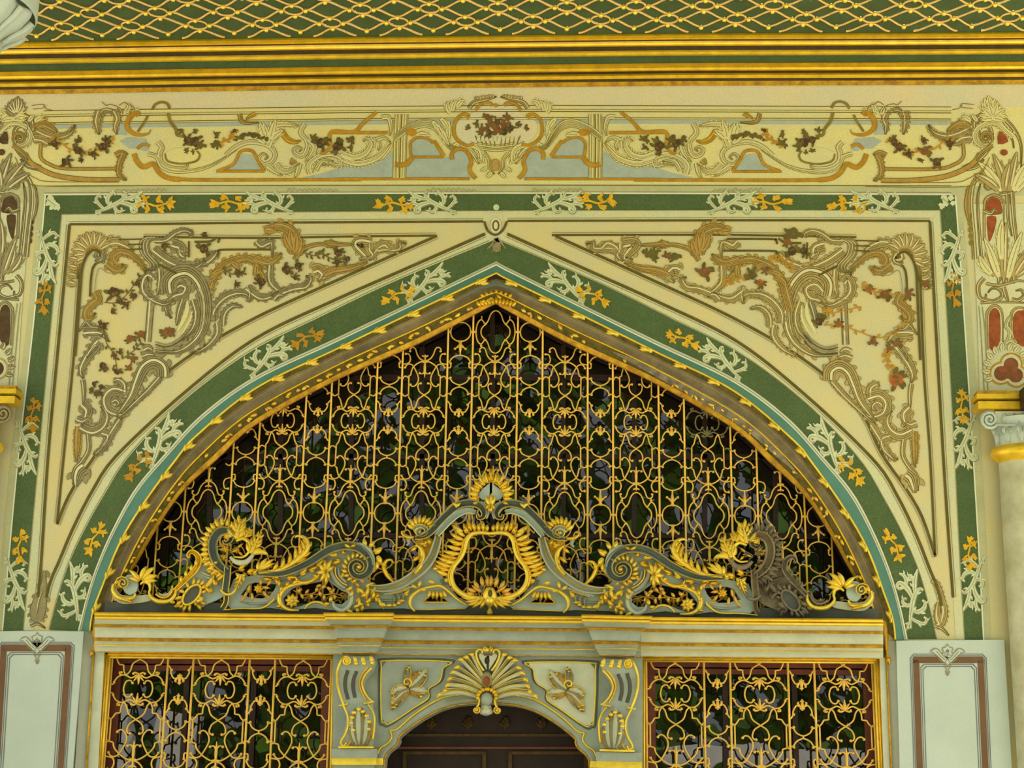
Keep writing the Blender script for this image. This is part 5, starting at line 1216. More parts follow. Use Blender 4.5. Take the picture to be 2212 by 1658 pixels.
# ------------------------------------------------------------ painted ornament on the wall (thin paint, each figure a part of the wall)
def Z(lst, x0, y0, s): return [(x0+p[0]/s, y0+p[1]/s)+tuple(p[2:]) for p in lst]
SIDE = [0]
def tone(t):
    return {'s': ('stone_dark', 'stone_mid', 'stone_light'), 'o': ('olive_dark', 'bronze_mid', 'tan'), 'l': ('olive', 'frieze_cream', 'border_cream'), 't': ('olive_dark', 'tan', 'stone_light'), 'g': ('olive', 'ochre', 'sprig_yellow')}[t]
LAY = [0]
def layer():
    """each painted figure lies a hair above the one before"""
    LAY[0] += 1; return (LAY[0] % 70)*5e-5
EPS = .00012
def done(m, name, mt):
    o = m.build(name, mt, wall, False); return o
def pscroll(name, pts, w, t='s', tp='s', n=6, parent=None, hi=True, lobes=True):
    """a painted scroll: dark outline, body tone, veins and a light streak; broad ones get leafy edges"""
    a, b, c_ = tone(t); c = cr(pts, n); m = MB(); z = .0052+layer(); fr = frames(c)
    wd = [(p[2] if len(p) > 2 else w)*taper(i/max(1, len(c)-1), tp) for i, p in enumerate(c)]
    L = sum(math.hypot(q[0]-p[0], q[1]-p[1]) for p, q in zip(c, c[1:]))
    if lobes and w >= 9 and t != 'g' and L > 26:
        st = max(1, int(len(c)/(L/(w*.85)))); e = z
        for i in range(2, len(c)-2, st):
            for sgn in (1, -1):
                p, f = c[i], fr[i]; tx, ty = f[1], -f[0]; k = wd[i]*.5; h = w*.42*random.uniform(.7, 1.2)
                q = [(p[0]+f[0]*sgn*k*.5-tx*h*.5, p[1]+f[1]*sgn*k*.5-ty*h*.5), (p[0]+f[0]*sgn*(k+h*.45), p[1]+f[1]*sgn*(k+h*.45)), (p[0]+f[0]*sgn*(k+h*.7)+tx*h*.7, p[1]+f[1]*sgn*(k+h*.7)+ty*h*.7)]
                e += 2e-6; m.use(a).flat(cr(q, 3), h*.9+2, e, 's'); m.use(b).flat(cr(q, 3), h*.9, e+.00006, 's')
    z += .0003
    m.use(a).flat([(p[0], p[1], x+2.8) for p, x in zip(c, wd)], w, z); m.use(b).flat([(p[0], p[1], x) for p, x in zip(c, wd)], w, z+EPS)
    if hi and w > 4.5:
        m.use(c_).flat([(p[0]+f[0]*x*.2, p[1]+f[1]*x*.2, x*.2) for p, f, x in zip(c, fr, wd)], w, z+2*EPS)
        for k in ((-.22, .02) if w < 12 else (-.3, -.12, .06, .36)):
            m.use(a).flat([(p[0]+f[0]*x*k, p[1]+f[1]*x*k, max(.9, x*.07)) for p, f, x in zip(c, fr, wd)], w, z+3*EPS)
    return done(m, name, b)
def pline(name, mt, pts, w, n=6, tp='n', d=None):
    m = MB(); m.flat(cr(pts, n), w, .0075+layer() if d is None else d, tp); return done(m, name, mt)
def pfill(name, mt, pts, d=.0046, n=0):
    m = MB(); m.fill(cr(pts, n, True) if n else pts, d+layer()*.3); return done(m, name, mt)
def pflower(x, y, r, mt='petal_dark', leaves=5):
    m = MB(); z = .0096+layer(); r *= .9; m.use('leaf_paint')
    for k in range(leaves):
        a = random.uniform(0, 2*PI); q = cr([(x+r*.5*math.cos(a), y+r*.5*math.sin(a)), (x+r*1.2*math.cos(a+.2), y+r*1.2*math.sin(a+.2)), (x+r*1.8*math.cos(a+.35), y+r*1.8*math.sin(a+.35))], 3)
        m.flat(q, r*.62, z+k*.00002, 'e')
    m.use(mt).fill(blob(x, y, r*.92, .26, 13), z+EPS*2)
    for k in range(3):
        a = random.uniform(0, 2*PI); m.use(('olive_dark', 'leaf_paint', 'petal_red')[k if mt == 'petal_dark' else 0]).fill(blob(x+r*.4*math.cos(a), y+r*.4*math.sin(a), r*.26, .3, 7), z+EPS*(3+k))
    return done(m, 'painted_flower', mt)
def pvine(pts, leaves=6, w=2.0, mt='leaf_paint'):
    m = MB(); z = .0088+layer(); c = cr(pts, 6); m.flat(c, w, z); fr = frames(c); leaves = int(leaves*1.6)
    for k in range(leaves):
        i = int((k+.5)/leaves*(len(c)-1)); p, f = c[i], fr[i]; s = 1 if k % 2 else -1; t = (f[1], -f[0])
        m.flat([(p[0], p[1]), (p[0]+f[0]*s*5+t[0]*3, p[1]+f[1]*s*5+t[1]*3), (p[0]+f[0]*s*9+t[0]*7, p[1]+f[1]*s*9+t[1]*7)], 5.5, z+EPS*(1+k*.1), 'e')
    return done(m, 'painted_vine', mt)
def pleaf(x, y, a, L, w, bend=0, t='l', name='painted_leaf'):
    """a painted acanthus tongue with outline, side lobes and veins"""
    a0 = math.radians(a); n = 8; px, py = x, y; c = []; z = .0064+layer()
    for i in range(n+1):
        c.append((px, py)); a0 += math.radians(bend)/n; px += L/n*math.cos(a0); py += L/n*math.sin(a0)
    d, b, h = tone(t); m = MB(); fr = frames(c)
    q = [(p[0], p[1], w*max(.1, math.sin(PI*(.15+.85*i/n))**.7)) for i, p in enumerate(c)]
    if L > 18:
        for i in (2, 4, 5):
            for sgn in (1, -1):
                p, f = c[i], fr[i]; tx, ty = f[1], -f[0]; g = w*.55
                s_ = [(p[0], p[1]), (p[0]+f[0]*sgn*g+tx*g*.5, p[1]+f[1]*sgn*g+ty*g*.5), (p[0]+f[0]*sgn*g*1.25+tx*g*1.6, p[1]+f[1]*sgn*g*1.25+ty*g*1.6)]
                m.use(d).flat(cr(s_, 3), g*.8+2, z+i*5e-6+sgn*2e-6, 'o'); m.use(b).flat(cr(s_, 3), g*.8, z+EPS*.5+i*5e-6+sgn*2e-6, 'o')
    m.use(d).flat([(p[0], p[1], p[2]+2.4) for p in q], w, z+EPS); m.use(b).flat(q, w, z+2*EPS); m.use(d).flat([(p[0], p[1]) for p in c[1:-1]], 1.2, z+3*EPS)
    m.use(h).flat([(p[0]+f[0]*p[2]*.22, p[1]+f[1]*p[2]*.22, p[2]*.2) for p, f in zip(q[1:-1], fr[1:-1])], 2, z+3.2*EPS)
    return done(m, name, b)
def fan(x, y, a0, a1, n, L, w, t='l', bend=20):
    for k in range(n):
        a = a0+(a1-a0)*k/max(1, n-1); pleaf(x, y, a, L*(1-.25*abs(k/(n-1)-.5)), w, bend*(1 if k > (n-1)/2 else -1), t)

# --- white arabesques and yellow sprigs on the green bands
ARAB = [[(-54, 20, 2), (-38, 17, 5), (-20, 9, 8), (-3, 1, 9), (9, -8, 8), (15, -18, 5), (10, -23, 3)], [(-3, 1, 4), (14, 3, 8), (27, 8, 10), (36, 16, 8), (33, 23, 5), (26, 21, 4), (26, 16, 3)],
        [(-20, 9, 4), (-27, -2, 8), (-24, -14, 8), (-14, -20, 5), (-8, -16, 3)], [(8, -6, 4), (22, -9, 8), (36, -14, 8), (52, -24, 2)], [(26, 7, 4), (38, 3, 7), (48, 5, 6), (54, 12, 3)],
        [(-8, 4, 4), (-10, 14, 7), (-2, 21, 6), (5, 18, 4), (3, 12, 3)], [(-34, 15, 4), (-44, 6, 6), (-52, -6, 6), (-46, -14, 4), (-40, -10, 3)], [(32, -13, 3), (40, -4, 6), (47, -8, 3)], [(-40, 17, 3), (-46, 24, 5), (-54, 24, 2)]]
SPRIG = [[(0, 0), (14, -2), (30, 2), (48, -3)], [(14, -2), (12, -10), (18, -14)], [(30, 2), (34, 10), (40, 11)]]
SB = [(2, -2, 7), (10, -10, 6), (16, 7, 6), (32, -8, 7), (36, 8, 6), (50, -3, 9)]
def arabesque(x, y, ang, flip=1, sc=1.0, mt='arabesque_white'):
    m = MB(); z = .0062; 
    for k, pts in enumerate(ARAB):
        q = place(cr(pts, 5), x, y, ang, sc, flip); q = [(p[0], p[1], p[2]*sc) for p in q]
        m.use('line_grey').flat([(p[0]+.8, p[1]+1.2, p[2]+2.4) for p in q], 5, z+k*4e-5)
        m.use(mt).flat(q, 5, z+.0005+k*4e-5); fr = frames(q)
        for i in (len(q)//3, len(q)*2//3):
            p, f = q[i], fr[i]; s = flip*(1 if k % 2 else -1); e = p[2]*.5
            m.flat([(p[0], p[1], e*1.4), (p[0]+f[0]*s*e*1.6+f[1]*3, p[1]+f[1]*s*e*1.6-f[0]*3, e*1.2), (p[0]+f[0]*s*e*2.2+f[1]*8, p[1]+f[1]*s*e*2.2-f[0]*8, 1)], 4, z+.0009+k*4e-5+i*1e-6)
        m.use('line_grey').flat([(p[0], p[1]) for p in q[2:-3]], 1.0, z+.0014+k*1e-5)
    return m.build('white_arabesque', mt, wall, False)
def sprig(x, y, ang, flip=1, sc=1.0, faint=False):
    m = MB(); e = .0066
    for pts in SPRIG: e += 5e-5; m.flat(place(cr(pts, 5), x, y, ang, sc, flip), 3.4*sc, e)
    for px, py, r in SB:
        q = place([(px, py)], x, y, ang, sc, flip)[0]
        for k in range(4):
            a = ang+random.uniform(-80, 80)+(0 if px > 20 else 180); e += 5e-5; a_ = math.radians(a); l = r*1.5*sc
            m.flat([(q[0], q[1], r*.5*sc), (q[0]+l*.5*math.cos(a_), q[1]+l*.5*math.sin(a_), r*.8*sc), (q[0]+l*math.cos(a_), q[1]+l*math.sin(a_), 1)], 3, e)
        e += 5e-5; m.fill(blob(q[0], q[1], r*.62*sc, .3, 8), e)
    return m.build('yellow_sprig', 'ochre' if faint else 'sprig_yellow', wall, False)
for x, y, a, f in ((258, 436, 0, 1), (580, 436, 180, -1), (932, 436, 180, -1), (1205, 436, 0, 1), (1582, 436, 0, 1), (1888, 434, 180, -1)): arabesque(x, y, a, f, .98)
for x, y, a, f, ft in ((300, 442, 0, 1, 0), (532, 437, 180, 1, 0), (886, 440, 180, 1, 0), (1254, 436, 0, 1, 0), (1632, 438, 0, 1, 0), (1866, 440, 180, 1, 0)): sprig(x, y, a, f, 1.28, ft)
def on_band(k, t=.5):
    c = mix(C_OUT, C_WH, t); return along(c, k)
def bandk(px):
    """arc position on the arch band nearest to photo column px"""
    c = mix(C_OUT, C_WH, .5); best = min(range(1001), key=lambda i: abs(along(c, i/1000)[0]-px)); return best/1000
for px, f in ((578, 1), (920, 1)):
    x, y, a = on_band(bandk(px)); arabesque(x, y, a, 1, 1.0); q = mirp(x, y); arabesque(q[0], q[1], -a+180, -1, 1.0)
for px, a in ((345, 0), (160, 0)):
    x, y, a = on_band(bandk(px)); arabesque(x, y, a, 1, 1.12); q = mirp(x, y); arabesque(q[0], q[1], -a+180, -1, 1.12)
for px, ft, dx in ((690, 1, 0), (888, 0, 0), (318, 1, 0), (217, 0, 0)):
    x, y, a = on_band(bandk(px)); sprig(x, y, a+180, 1, 1.15, ft); q = mirp(x, y); sprig(q[0], q[1], -a, -1, 1.15, False)
for x, y, a in ((102, 555, 97), (58, 968, 95), (34, 1262, 95)): arabesque(x, y, a, 1, 1.05)
for x, y, a in ((2057, 555, 84), (2083, 955, 85), (2101, 1262, 86)): arabesque(x, y, a, -1, 1.05)
for x, y, a, ft in ((96, 612, 96, 1), (72, 866, 95, 1), (44, 1150, 95, 0)): sprig(x, y, a, 1, 1.1, ft)
for x, y, a, ft in ((2056, 596, 85, 1), (2075, 848, 85, 0), (2092, 1165, 86, 0)): sprig(x, y, a, 1, 1.1, ft)
for x, y in ((112, 438), (2046, 436)):
    m = MB(); s = 1 if x < 1000 else -1
    for k in range(7): m.fill(blob(x+s*random.uniform(-14, 12), y+random.uniform(-14, 12), random.uniform(5, 8), .3), .007+k*.0003)
    m.use('line_grey').flat(cr([(x-10, y-8), (x, y), (x+8, y+6)]), 1.5, .0095); m.build('white_blossom', 'arabesque_white', wall, False)
# --- leaf tails where the frames meet at the feet of the arch
pscroll('foot_scroll', [(96, 1232, 4), (94, 1262, 10), (88, 1290, 24), (82, 1316, 32), (80, 1334, 26), (80, 1342, 12)], 22, 's', 'n', hi=False)
pscroll('foot_scroll', [(92, 1276, 4), (84, 1300, 9), (80, 1326, 8)], 8, 's'); pscroll('foot_scroll', [(66, 1352), (80, 1346), (98, 1356)], 5, 's')
pscroll('foot_scroll', [(2012, 1252, 4), (2024, 1262, 9), (2034, 1290, 10), (2040, 1320, 12), (2034, 1345, 12), (2022, 1352, 8)], 10, 't', 'n'); pscroll('foot_scroll', [(2026, 1300, 4), (2026, 1330, 14), (2032, 1350, 10)], 10, 't', 'n')
pscroll('foot_scroll', [(2018, 1350), (2034, 1356), (2050, 1372)], 6, 't')

# --- spandrels: scroll frames, shells and flower sprays
def spandrel(right):
    T = 't' if right else 's'; O = 'o'
    M = (lambda q: [p for p in mir(q)]) if right else (lambda q: q)
    A = lambda l: M(Z(l, 140, 470, 3.173)); B = lambda l: M(Z(l, 420, 470, 2.976)); C = lambda l: M(Z(l, 140, 740, 2.38)); D = lambda l: M(Z(l, 700, 470, 4.327))
    def sc(q, w, t=T, tp='s', nm='painted_scroll', hi=True): return pscroll(nm, q, w*1.3, t, tp, hi=hi)
    def lf(x, y, a, L, w, b=0, t=T):
        if right: x, y = mirp(x, y); a = 180-a; b = -b
        pleaf(x, y, a, L, w, b, t)
    # corner shell
    for k in range(10):
        a = 165+k*17; lf(202+18*math.cos(math.radians(a)), 552+22*math.sin(math.radians(a)), a, 34-abs(k-4), 12, (k-4.5)*6, 't')
    for k in range(4): lf(168-k*1.5, 560+k*18, 175+k*2, 20, 11, 30, 't')
    sc(A([(250, 235), (245, 200), (205, 180), (155, 200), (118, 260), (98, 340), (90, 420)]), 11, O)
    sc(A([(262, 270), (225, 262), (232, 235), (250, 240), (265, 275), (235, 300), (205, 290)]), 9, T)
    pline('painted_line', 'line_brown', A([(245, 265), (232, 232), (190, 222), (145, 270), (118, 350), (106, 480), (90, 700), (70, 950)]), 5.5)
    pline('painted_line', 'line_brown', A([(215, 310), (190, 350), (178, 430), (172, 540)]), 5)
    pline('painted_line', 'line_grey', A([(205, 500), (215, 400), (240, 345), (300, 380), (380, 365)]), 1.6)
    sc(A([(205, 505), (228, 560), (185, 595), (148, 640), (150, 690), (185, 685), (210, 650)]), 12, O)
    sc(A([(150, 710), (185, 745), (235, 745)]), 5); sc(A([(150, 705), (125, 740), (95, 780)]), 4)
    sc(A([(125, 780), (180, 775), (250, 785), (295, 840)]), 15); sc(A([(235, 850), (190, 900), (150, 960)]), 15)
    sc(C([(165, 15), (115, 75), (85, 140), (95, 185)]), 13); sc(C([(92, 190), (98, 250), (95, 315)]), 6); sc(C([(92, 315), (118, 345), (108, 390), (85, 430)]), 15); sc(C([(70, 430), (64, 520), (62, 610)]), 9, O)
    sc(C([(120, 470), (122, 550), (85, 615), (52, 650), (42, 730)]), 6); sc(C([(100, 640), (75, 660), (62, 700), (58, 740)]), 22, T, 's')
    sc(C([(80, 430), (140, 455), (195, 425), (212, 370), (185, 325)]), 14); sc(C([(60, 390), (90, 400), (120, 385)]), 8)
    sc(C([(310, 260), (250, 245), (210, 285), (225, 345), (290, 365), (330, 330)]), 15); sc(C([(300, 262), (300, 215), (270, 192), (250, 205)]), 9); sc(C([(240, 300), (262, 290), (280, 310), (262, 330)]), 7)
    sc(C([(505, 175), (500, 125), (455, 100), (405, 130), (372, 200), (345, 270), (300, 335), (260, 380)]), 19)
    sc(C([(490, 178), (430, 245), (345, 325), (262, 400)]), 7); sc(C([(285, 395), (245, 455), (205, 520), (160, 580)]), 8); sc(C([(190, 460), (225, 475), (215, 520), (170, 565), (145, 570)]), 10)
    # column and its capital
    c_ = A([(592, 545), (580, 700), (568, 850)]); m = MB(); m.use('stone_dark').flat(cr(c_), 15, .0062); m.use('stone_mid').flat(cr(c_), 12, .0072); m.use('stone_light').flat([(p[0]-2, p[1]) for p in cr(c_)], 3, .008); m.build('painted_column', 'stone_mid', wall, False)
    sc(A([(535, 900), (570, 885), (605, 905)]), 9); sc(A([(560, 545), (595, 548), (620, 545)]), 7); sc(A([(525, 945), (570, 930), (620, 940)]), 8)
    sc(A([(600, 430), (570, 405), (545, 440), (545, 500), (590, 550), (680, 590), (750, 560)]), 14); sc(A([(600, 400), (590, 430)]), 6)
    sc(A([(345, 310), (325, 275), (360, 235), (430, 240), (500, 290), (548, 345), (552, 390)]), 10, O); sc(A([(285, 310), (345, 355), (400, 345), (390, 315)]), 11, O); sc(A([(310, 170), (360, 165), (430, 195), (470, 230)]), 13, 't')
    for d in (-7, 0, 7): sc([(x+d*(1 if not right else -1), y) for x, y in A([(600, 135), (548, 165), (552, 240), (608, 310), (610, 345), (565, 365)])], 4.5, T)
    for y0 in (150, 185, 218): pline('painted_line', 'line_brown', A([(370 if y0 < 160 else 430, y0), (530, y0-4)]), 3)
    sc(A([(612, 155), (690, 150), (755, 105), (820, 85), (868, 105), (850, 125)]), 7); pline('painted_line', 'line_brown', A([(850, 160), (850, 272)]), 4)
    sc(A([(605, 215), (700, 285), (800, 330), (890, 338), (965, 290)]), 13); sc(A([(735, 180), (790, 200), (800, 250), (830, 270)]), 16); sc(A([(815, 240), (785, 230), (790, 200)]), 8)
    pline('painted_line', 'line_brown', A([(640, 318), (765, 382)]), 4.5); sc(A([(652, 345), (655, 420), (635, 530)]), 9)
    # big shell
    sc(A([(705, 520), (700, 440), (745, 385), (835, 365), (910, 420), (955, 520), (968, 640), (945, 770), (880, 860), (770, 920), (620, 915)]), 21)
    sc(A([(925, 480), (950, 620), (930, 760), (870, 850)]), 8); sc(A([(880, 560), (905, 660), (880, 760), (800, 840)]), 10)
    sc(A([(740, 500), (785, 455), (835, 475), (815, 525), (755, 545), (700, 590), (700, 640), (730, 690)]), 13)
    pscroll('painted_scroll', A([(812, 560), (785, 640), (765, 740)]), 9, 's'); pline('shell_gleam', 'frieze_cream', A([(840, 570), (830, 660), (770, 780)]), 9, tp='e'); pline('shell_gleam', 'frieze_cream', A([(870, 580), (866, 680), (800, 800)]), 5, tp='e')
    for k in range(4): pline('shell_rib', 'stone_dark' if k % 2 else 'stone_mid', A([(620, 850+k*18), (700, 868+k*16), (780, 830+k*20), (850, 760+k*22)]), 3.2)
    # yellow branch and upper frames
    sc(B([(52, 590), (85, 480), (115, 395), (180, 315), (260, 275), (340, 262), (405, 292), (428, 335), (395, 352)]), 13, O)
    for x, y, a, L, b in ((450, 612, -60, 30, 30), (462, 590, -35, 26, 30), (500, 566, 30, 24, 20), (560, 586, 60, 24, 10), (555, 572, 100, 26, -10)): lf(x, y, a, L, 10, b, O)
    pline('painted_line', 'line_brown', B([(152, 162), (160, 138), (190, 130), (470, 130)]), 4.5); pline('painted_line', 'line_brown', B([(150, 252), (155, 220), (185, 206), (490, 205)]), 4.5)
    sc(B([(0, 308), (80, 280), (130, 235), (140, 210)]), 11); pline('painted_line', 'line_brown', B([(0, 155), (100, 152), (145, 125)]), 5)
    sc(B([(640, 240), (655, 160), (620, 85), (550, 55), (490, 65), (470, 95)]), 16, O)
    for x, y, a, L, b in ((634, 540, -110, 46, 20), (636, 545, -80, 44, -10), (630, 540, -130, 40, 30), (640, 548, -62, 36, -20), (590, 500, -160, 20, -30)): lf(x, y, a, L, 13, b, O)
    sc(B([(400, 150), (430, 178), (475, 160), (500, 165), (500, 260)]), 9); sc(B([(385, 262), (470, 285), (530, 260), (560, 225)]), 12, O)
    sc(B([(490, 300), (488, 400), (530, 455), (585, 485)]), 9); sc(B([(640, 270), (700, 200), (800, 170), (875, 178), (1010, 176)]), 6, O); sc(B([(840, 175), (880, 160), (905, 180), (870, 190)]), 8, O)
    sc(B([(112, 665), (120, 590), (185, 515), (265, 482), (340, 492), (355, 540)]), 11); sc(B([(180, 692), (190, 615), (245, 565), (310, 575)]), 8); sc(B([(335, 450), (370, 480), (430, 515), (500, 500), (545, 470)]), 11); sc(B([(150, 675), (150, 750), (90, 825), (0, 875)]), 9)
    sc(B([(345, 440), (360, 480), (350, 545)]), 8); sc(B([(505, 520), (540, 490), (580, 500)]), 10)
    sc(B([(560, 480), (640, 452), (715, 440), (745, 390), (715, 375)]), 10); sc(B([(760, 340), (800, 330), (830, 370), (790, 410)]), 17, 't'); sc(B([(820, 385), (900, 345), (1005, 318)]), 9)
    # the narrow end of the panel
    sc(D([(55, 240), (160, 248), (290, 250)]), 6, O); sc(D([(430, 245), (350, 232), (310, 250), (370, 320), (400, 370), (330, 390)]), 18, 't'); sc(D([(440, 240), (440, 300), (465, 345), (420, 400)]), 13, 't')
    sc(D([(460, 325), (500, 275), (570, 245), (620, 290), (700, 285), (705, 230), (770, 245)]), 11, 't'); sc(D([(0, 530), (100, 490), (250, 468), (410, 415)]), 9, O); sc(D([(500, 300), (560, 290), (640, 300)]), 9, 't')
    if not right:
        for x, y, r in ((246, 631, 14), (290, 639, 7), (296, 612, 6), (271, 657, 8), (260, 652, 7), (244, 673, 6), (222, 703, 9), (247, 767, 6), (260, 761, 6), (222, 790, 9), (253, 803, 8), (203, 828, 6), (197, 841, 6), (218, 835, 6), (207, 851, 6), (216, 849, 6), (440, 537, 12), (355, 531, 8), (618, 583, 11), (643, 574, 9), (564, 608, 11), (731, 547, 10), (750, 559, 7), (728, 567, 7), (638, 599, 7), (511, 613, 6), (514, 588, 6), (520, 590, 5), (442, 505, 6)): pflower(x, y, r, 'petal_dark')
        for x, y, r in ((281, 731, 9), (304, 722, 9), (361, 716, 11), (372, 716, 8), (287, 774, 7), (279, 795, 7)): pflower(x, y, r, 'petal_red')
        for p in ([(225, 653), (253, 653), (275, 634), (291, 612), (304, 594)], [(222, 703), (230, 740), (247, 767), (253, 803)], [(264, 775), (290, 756), (305, 738)], [(480, 580), (505, 592), (530, 585)], [(690, 545), (720, 560), (750, 566)], [(655, 545), (680, 552), (700, 545)]): pvine(p, 6)
    else:
        for x, y, r, mt in ((1910, 635, 12, 'petal_red'), (1876, 625, 8, 'petal_rust'), (1962, 635, 10, 'petal_red'), (1999, 614, 8, 'petal_red'), (1770, 693, 11, 'petal_dark'), (1812, 700, 8, 'petal_rust'), (1886, 737, 8, 'petal_red'), (1937, 742, 9, 'petal_red'), (1920, 752, 7, 'petal_red'), (1934, 819, 17, 'petal_rust'), (1522, 588, 14, 'petal_red'), (1626, 593, 12, 'olive_dark'), (1643, 611, 9, 'petal_rust'), (1653, 584, 7, 'petal_red'), (1714, 504, 14, 'olive_dark'), (1711, 542, 11, 'petal_dark'), (1737, 542, 10, 'petal_dark'), (1700, 522, 9, 'petal_red'), (1399, 549, 9, 'olive_dark'), (1415, 546, 9, 'olive_dark'), (1413, 558, 7, 'olive_dark'), (1457, 554, 10, 'olive_dark'), (1440, 552, 7, 'petal_red')): pflower(x, y, r, mt, 6)
        for p in ([(1780, 702), (1814, 702), (1854, 715), (1895, 729), (1935, 719), (1955, 692)], [(1920, 752), (1914, 775), (1930, 800)], [(1862, 612), (1890, 630), (1930, 634)], [(1860, 662), (1795, 676), (1786, 668)], [(1560, 612), (1590, 604), (1626, 593)], [(1660, 560), (1690, 560), (1712, 580)]): pvine(p, 9, 2.2, 'ochre')
spandrel(False); spandrel(True)

# --- frieze: left half drawn, right half mirrored
def frieze(right):
    M = (lambda q: mir(q)) if right else (lambda q: q)
    F1 = lambda l: M(Z(l, 0, 190, 3.966)); F2 = lambda l: M(Z(l, 220, 200, 4.327)); F3 = lambda l: M(Z(l, 490, 220, 4.379)); F4 = lambda l: M(Z(l, 720, 200, 3.528)); G = lambda l: M(Z(l, 740, 0, 2.989))
    def sc(q, w, t='l', tp='s', hi=True): return pscroll('painted_scroll', q, w*1.25, t, tp, hi=hi, lobes=w >= 8)
    def lf(x, y, a, L, w, b=0, t='l'):
        if right: x, y = mirp(x, y); a = 180-a; b = -b
        pleaf(x, y, a, L, w, b, t)
    def ol(q, w, mt='ochre', tp='n', d=.0068):
        m = MB(); z = d+layer(); m.use('olive').flat(cr(q), w+1.8, z-.0003, tp); m.use(mt).flat(cr(q), w, z, tp); return m.build('ochre_frame', mt, wall, False)
    # blue grounds
    pfill('blue_ground', 'sky_blue', F4([(550, 650), (560, 580), (600, 505), (830, 500), (900, 480), (930, 440), (1000, 450), (1040, 500), (1030, 580), (1065, 650)]))
    pfill('blue_ground', 'sky_blue', F4([(595, 485), (600, 380), (650, 350), (720, 360), (770, 410), (830, 485)]))
    pfill('blue_ground', 'sky_blue', F4([(-230, 645), (-70, 610), (80, 560), (150, 540), (300, 530), (450, 440), (455, 650), (-230, 652)]))
    pfill('blue_ground', 'sky_blue', F3([(0, 640), (100, 540), (150, 490), (240, 500), (270, 570), (340, 640)]))
    pfill('blue_ground', 'sky_blue', F2([(140, 390), (128, 340), (150, 300), (205, 305), (240, 400)])); pfill('blue_ground', 'sky_blue', F2([(165, 450), (240, 415), (410, 430), (425, 470), (330, 525), (250, 520)])); pfill('blue_ground', 'sky_blue', [p for p in M(ell(312.6, 321, 9, 5))], .0074)
    # long ochre mouldings
    ol(F2([(700, 808), (900, 815), (1255, 815)]), 6, 'ochre'); ol(F3([(0, 738), (640, 735), (1270, 735)]), 5.5); ol(F4([(0, 658), (500, 656), (1040, 656)]), 4.5)
    ol(F3([(-80, 650), (60, 590), (130, 470), (240, 465), (290, 550), (355, 655)]), 5); ol(F3([(-100, 655), (355, 655)]), 4.5)
    ol(F2([(345, 215), (320, 192), (265, 225), (235, 300), (265, 362), (340, 395), (430, 385), (455, 345)]), 10, 'ochre', 's')
    ol(F2([(300, 570), (330, 645), (390, 695), (480, 665), (530, 740), (610, 795), (730, 812)]), 9); ol(F2([(330, 525), (385, 482), (445, 500)]), 5)
    ol(F2([(472, 155), (500, 110), (560, 88), (612, 105), (632, 150)]), 4, 'olive'); ol(F2([(430, 210), (400, 270), (335, 365)]), 3.5, 'olive'); ol(F2([(620, 190), (640, 270), (690, 340), (705, 395), (770, 408)]), 5, 'olive')
    # left-hand volute and frame
    sc(F1([(-60, 420), (0, 370), (90, 300), (200, 320), (262, 390), (240, 470), (165, 500), (110, 450)]), 8); sc([p for p in M(spiral(41.6, 298, 13, 2, 160, 1.5))], 5, 'o')
    sc(F1([(210, 560), (262, 640), (380, 712), (520, 758), (760, 785), (1020, 786)]), 7, 'o', 'n', False); sc(F1([(352, 480), (348, 590), (420, 652), (570, 690), (1000, 690)]), 4, 'o', 'n', False)
    pline('painted_line', 'olive', F1([(130, 590), (180, 690), (300, 770), (440, 802), (1010, 802)]), 1.8); pline('painted_line', 'olive', F1([(160, 680), (230, 770), (340, 838), (1150, 838)]), 1.6)
    sc(F1([(110, 490), (200, 560), (240, 620)]), 6, 'o')
    sc(F1([(280, 340), (400, 400), (500, 420), (600, 385), (645, 315)]), 10, 't'); sc(F1([(290, 370), (340, 315), (400, 320), (490, 375)]), 13, 'o', 'e'); sc(F1([(290, 430), (360, 440), (420, 470), (480, 430)]), 12, 't')
    for a, L, b in ((-150, 32, -40), (-125, 34, -25), (-100, 38, -10), (-80, 38, 15), (-60, 36, 30), (-35, 32, 40), (-165, 26, -50), (-20, 26, 50)): lf(28, 258, a, L, 11, b)
    lf(75, 262, -40, 22, 10, 20); lf(62, 262, -60, 18, 8, 20)
    pline('painted_line', 'olive', F1([(270, 150), (370, 140), (375, 170), (280, 180)]), 1.6); pline('painted_line', 'olive', F1([(370, 150), (400, 180), (450, 190)]), 1.6)
    # garland
    pvine(F1([(430, 440), (500, 450), (590, 520), (670, 530), (770, 550), (850, 520), (910, 470), (980, 440)]), 12, 3, 'ochre')
    for x, y, r in ((117, 310, 9), (142, 349, 11), (168, 325, 11), (171, 302, 7), (202, 333, 8), (222, 317, 11), (232, 305, 9), (176, 345, 5)):
        q = mirp(x, y) if right else (x, y); pflower(q[0], q[1], r, 'petal_dark' if random.random() < .7 else 'petal_red', 5)
    sc(F1([(1060, 565), (1025, 640), (1020, 740), (1085, 790)]), 8, 'o'); sc(F1([(985, 575), (1040, 550), (1095, 570)]), 7, 'o')
    # dragon-like crest leaf
    for q in ([(0, 85), (40, 120), (70, 110), (140, 130), (180, 190)], [(160, 120), (210, 90), (240, 110), (290, 130), (310, 170)], [(0, 240), (40, 190), (100, 170)]): pline('painted_line', 'olive', F2(q), 1.8)
    sc(F1([(980, 190), (1010, 260), (990, 330), (1000, 400)]), 9, 't'); sc(F1([(850, 200), (830, 290), (850, 400)]), 11, 't'); sc(F1([(960, 200), (890, 190), (850, 250)]), 6, 't')
    for x, y, a, L in ((268, 246, -60, 24), (276, 244, -90, 22), (262, 248, -120, 18), (284, 246, -40, 20)): lf(x, y, a, L, 8, 15)
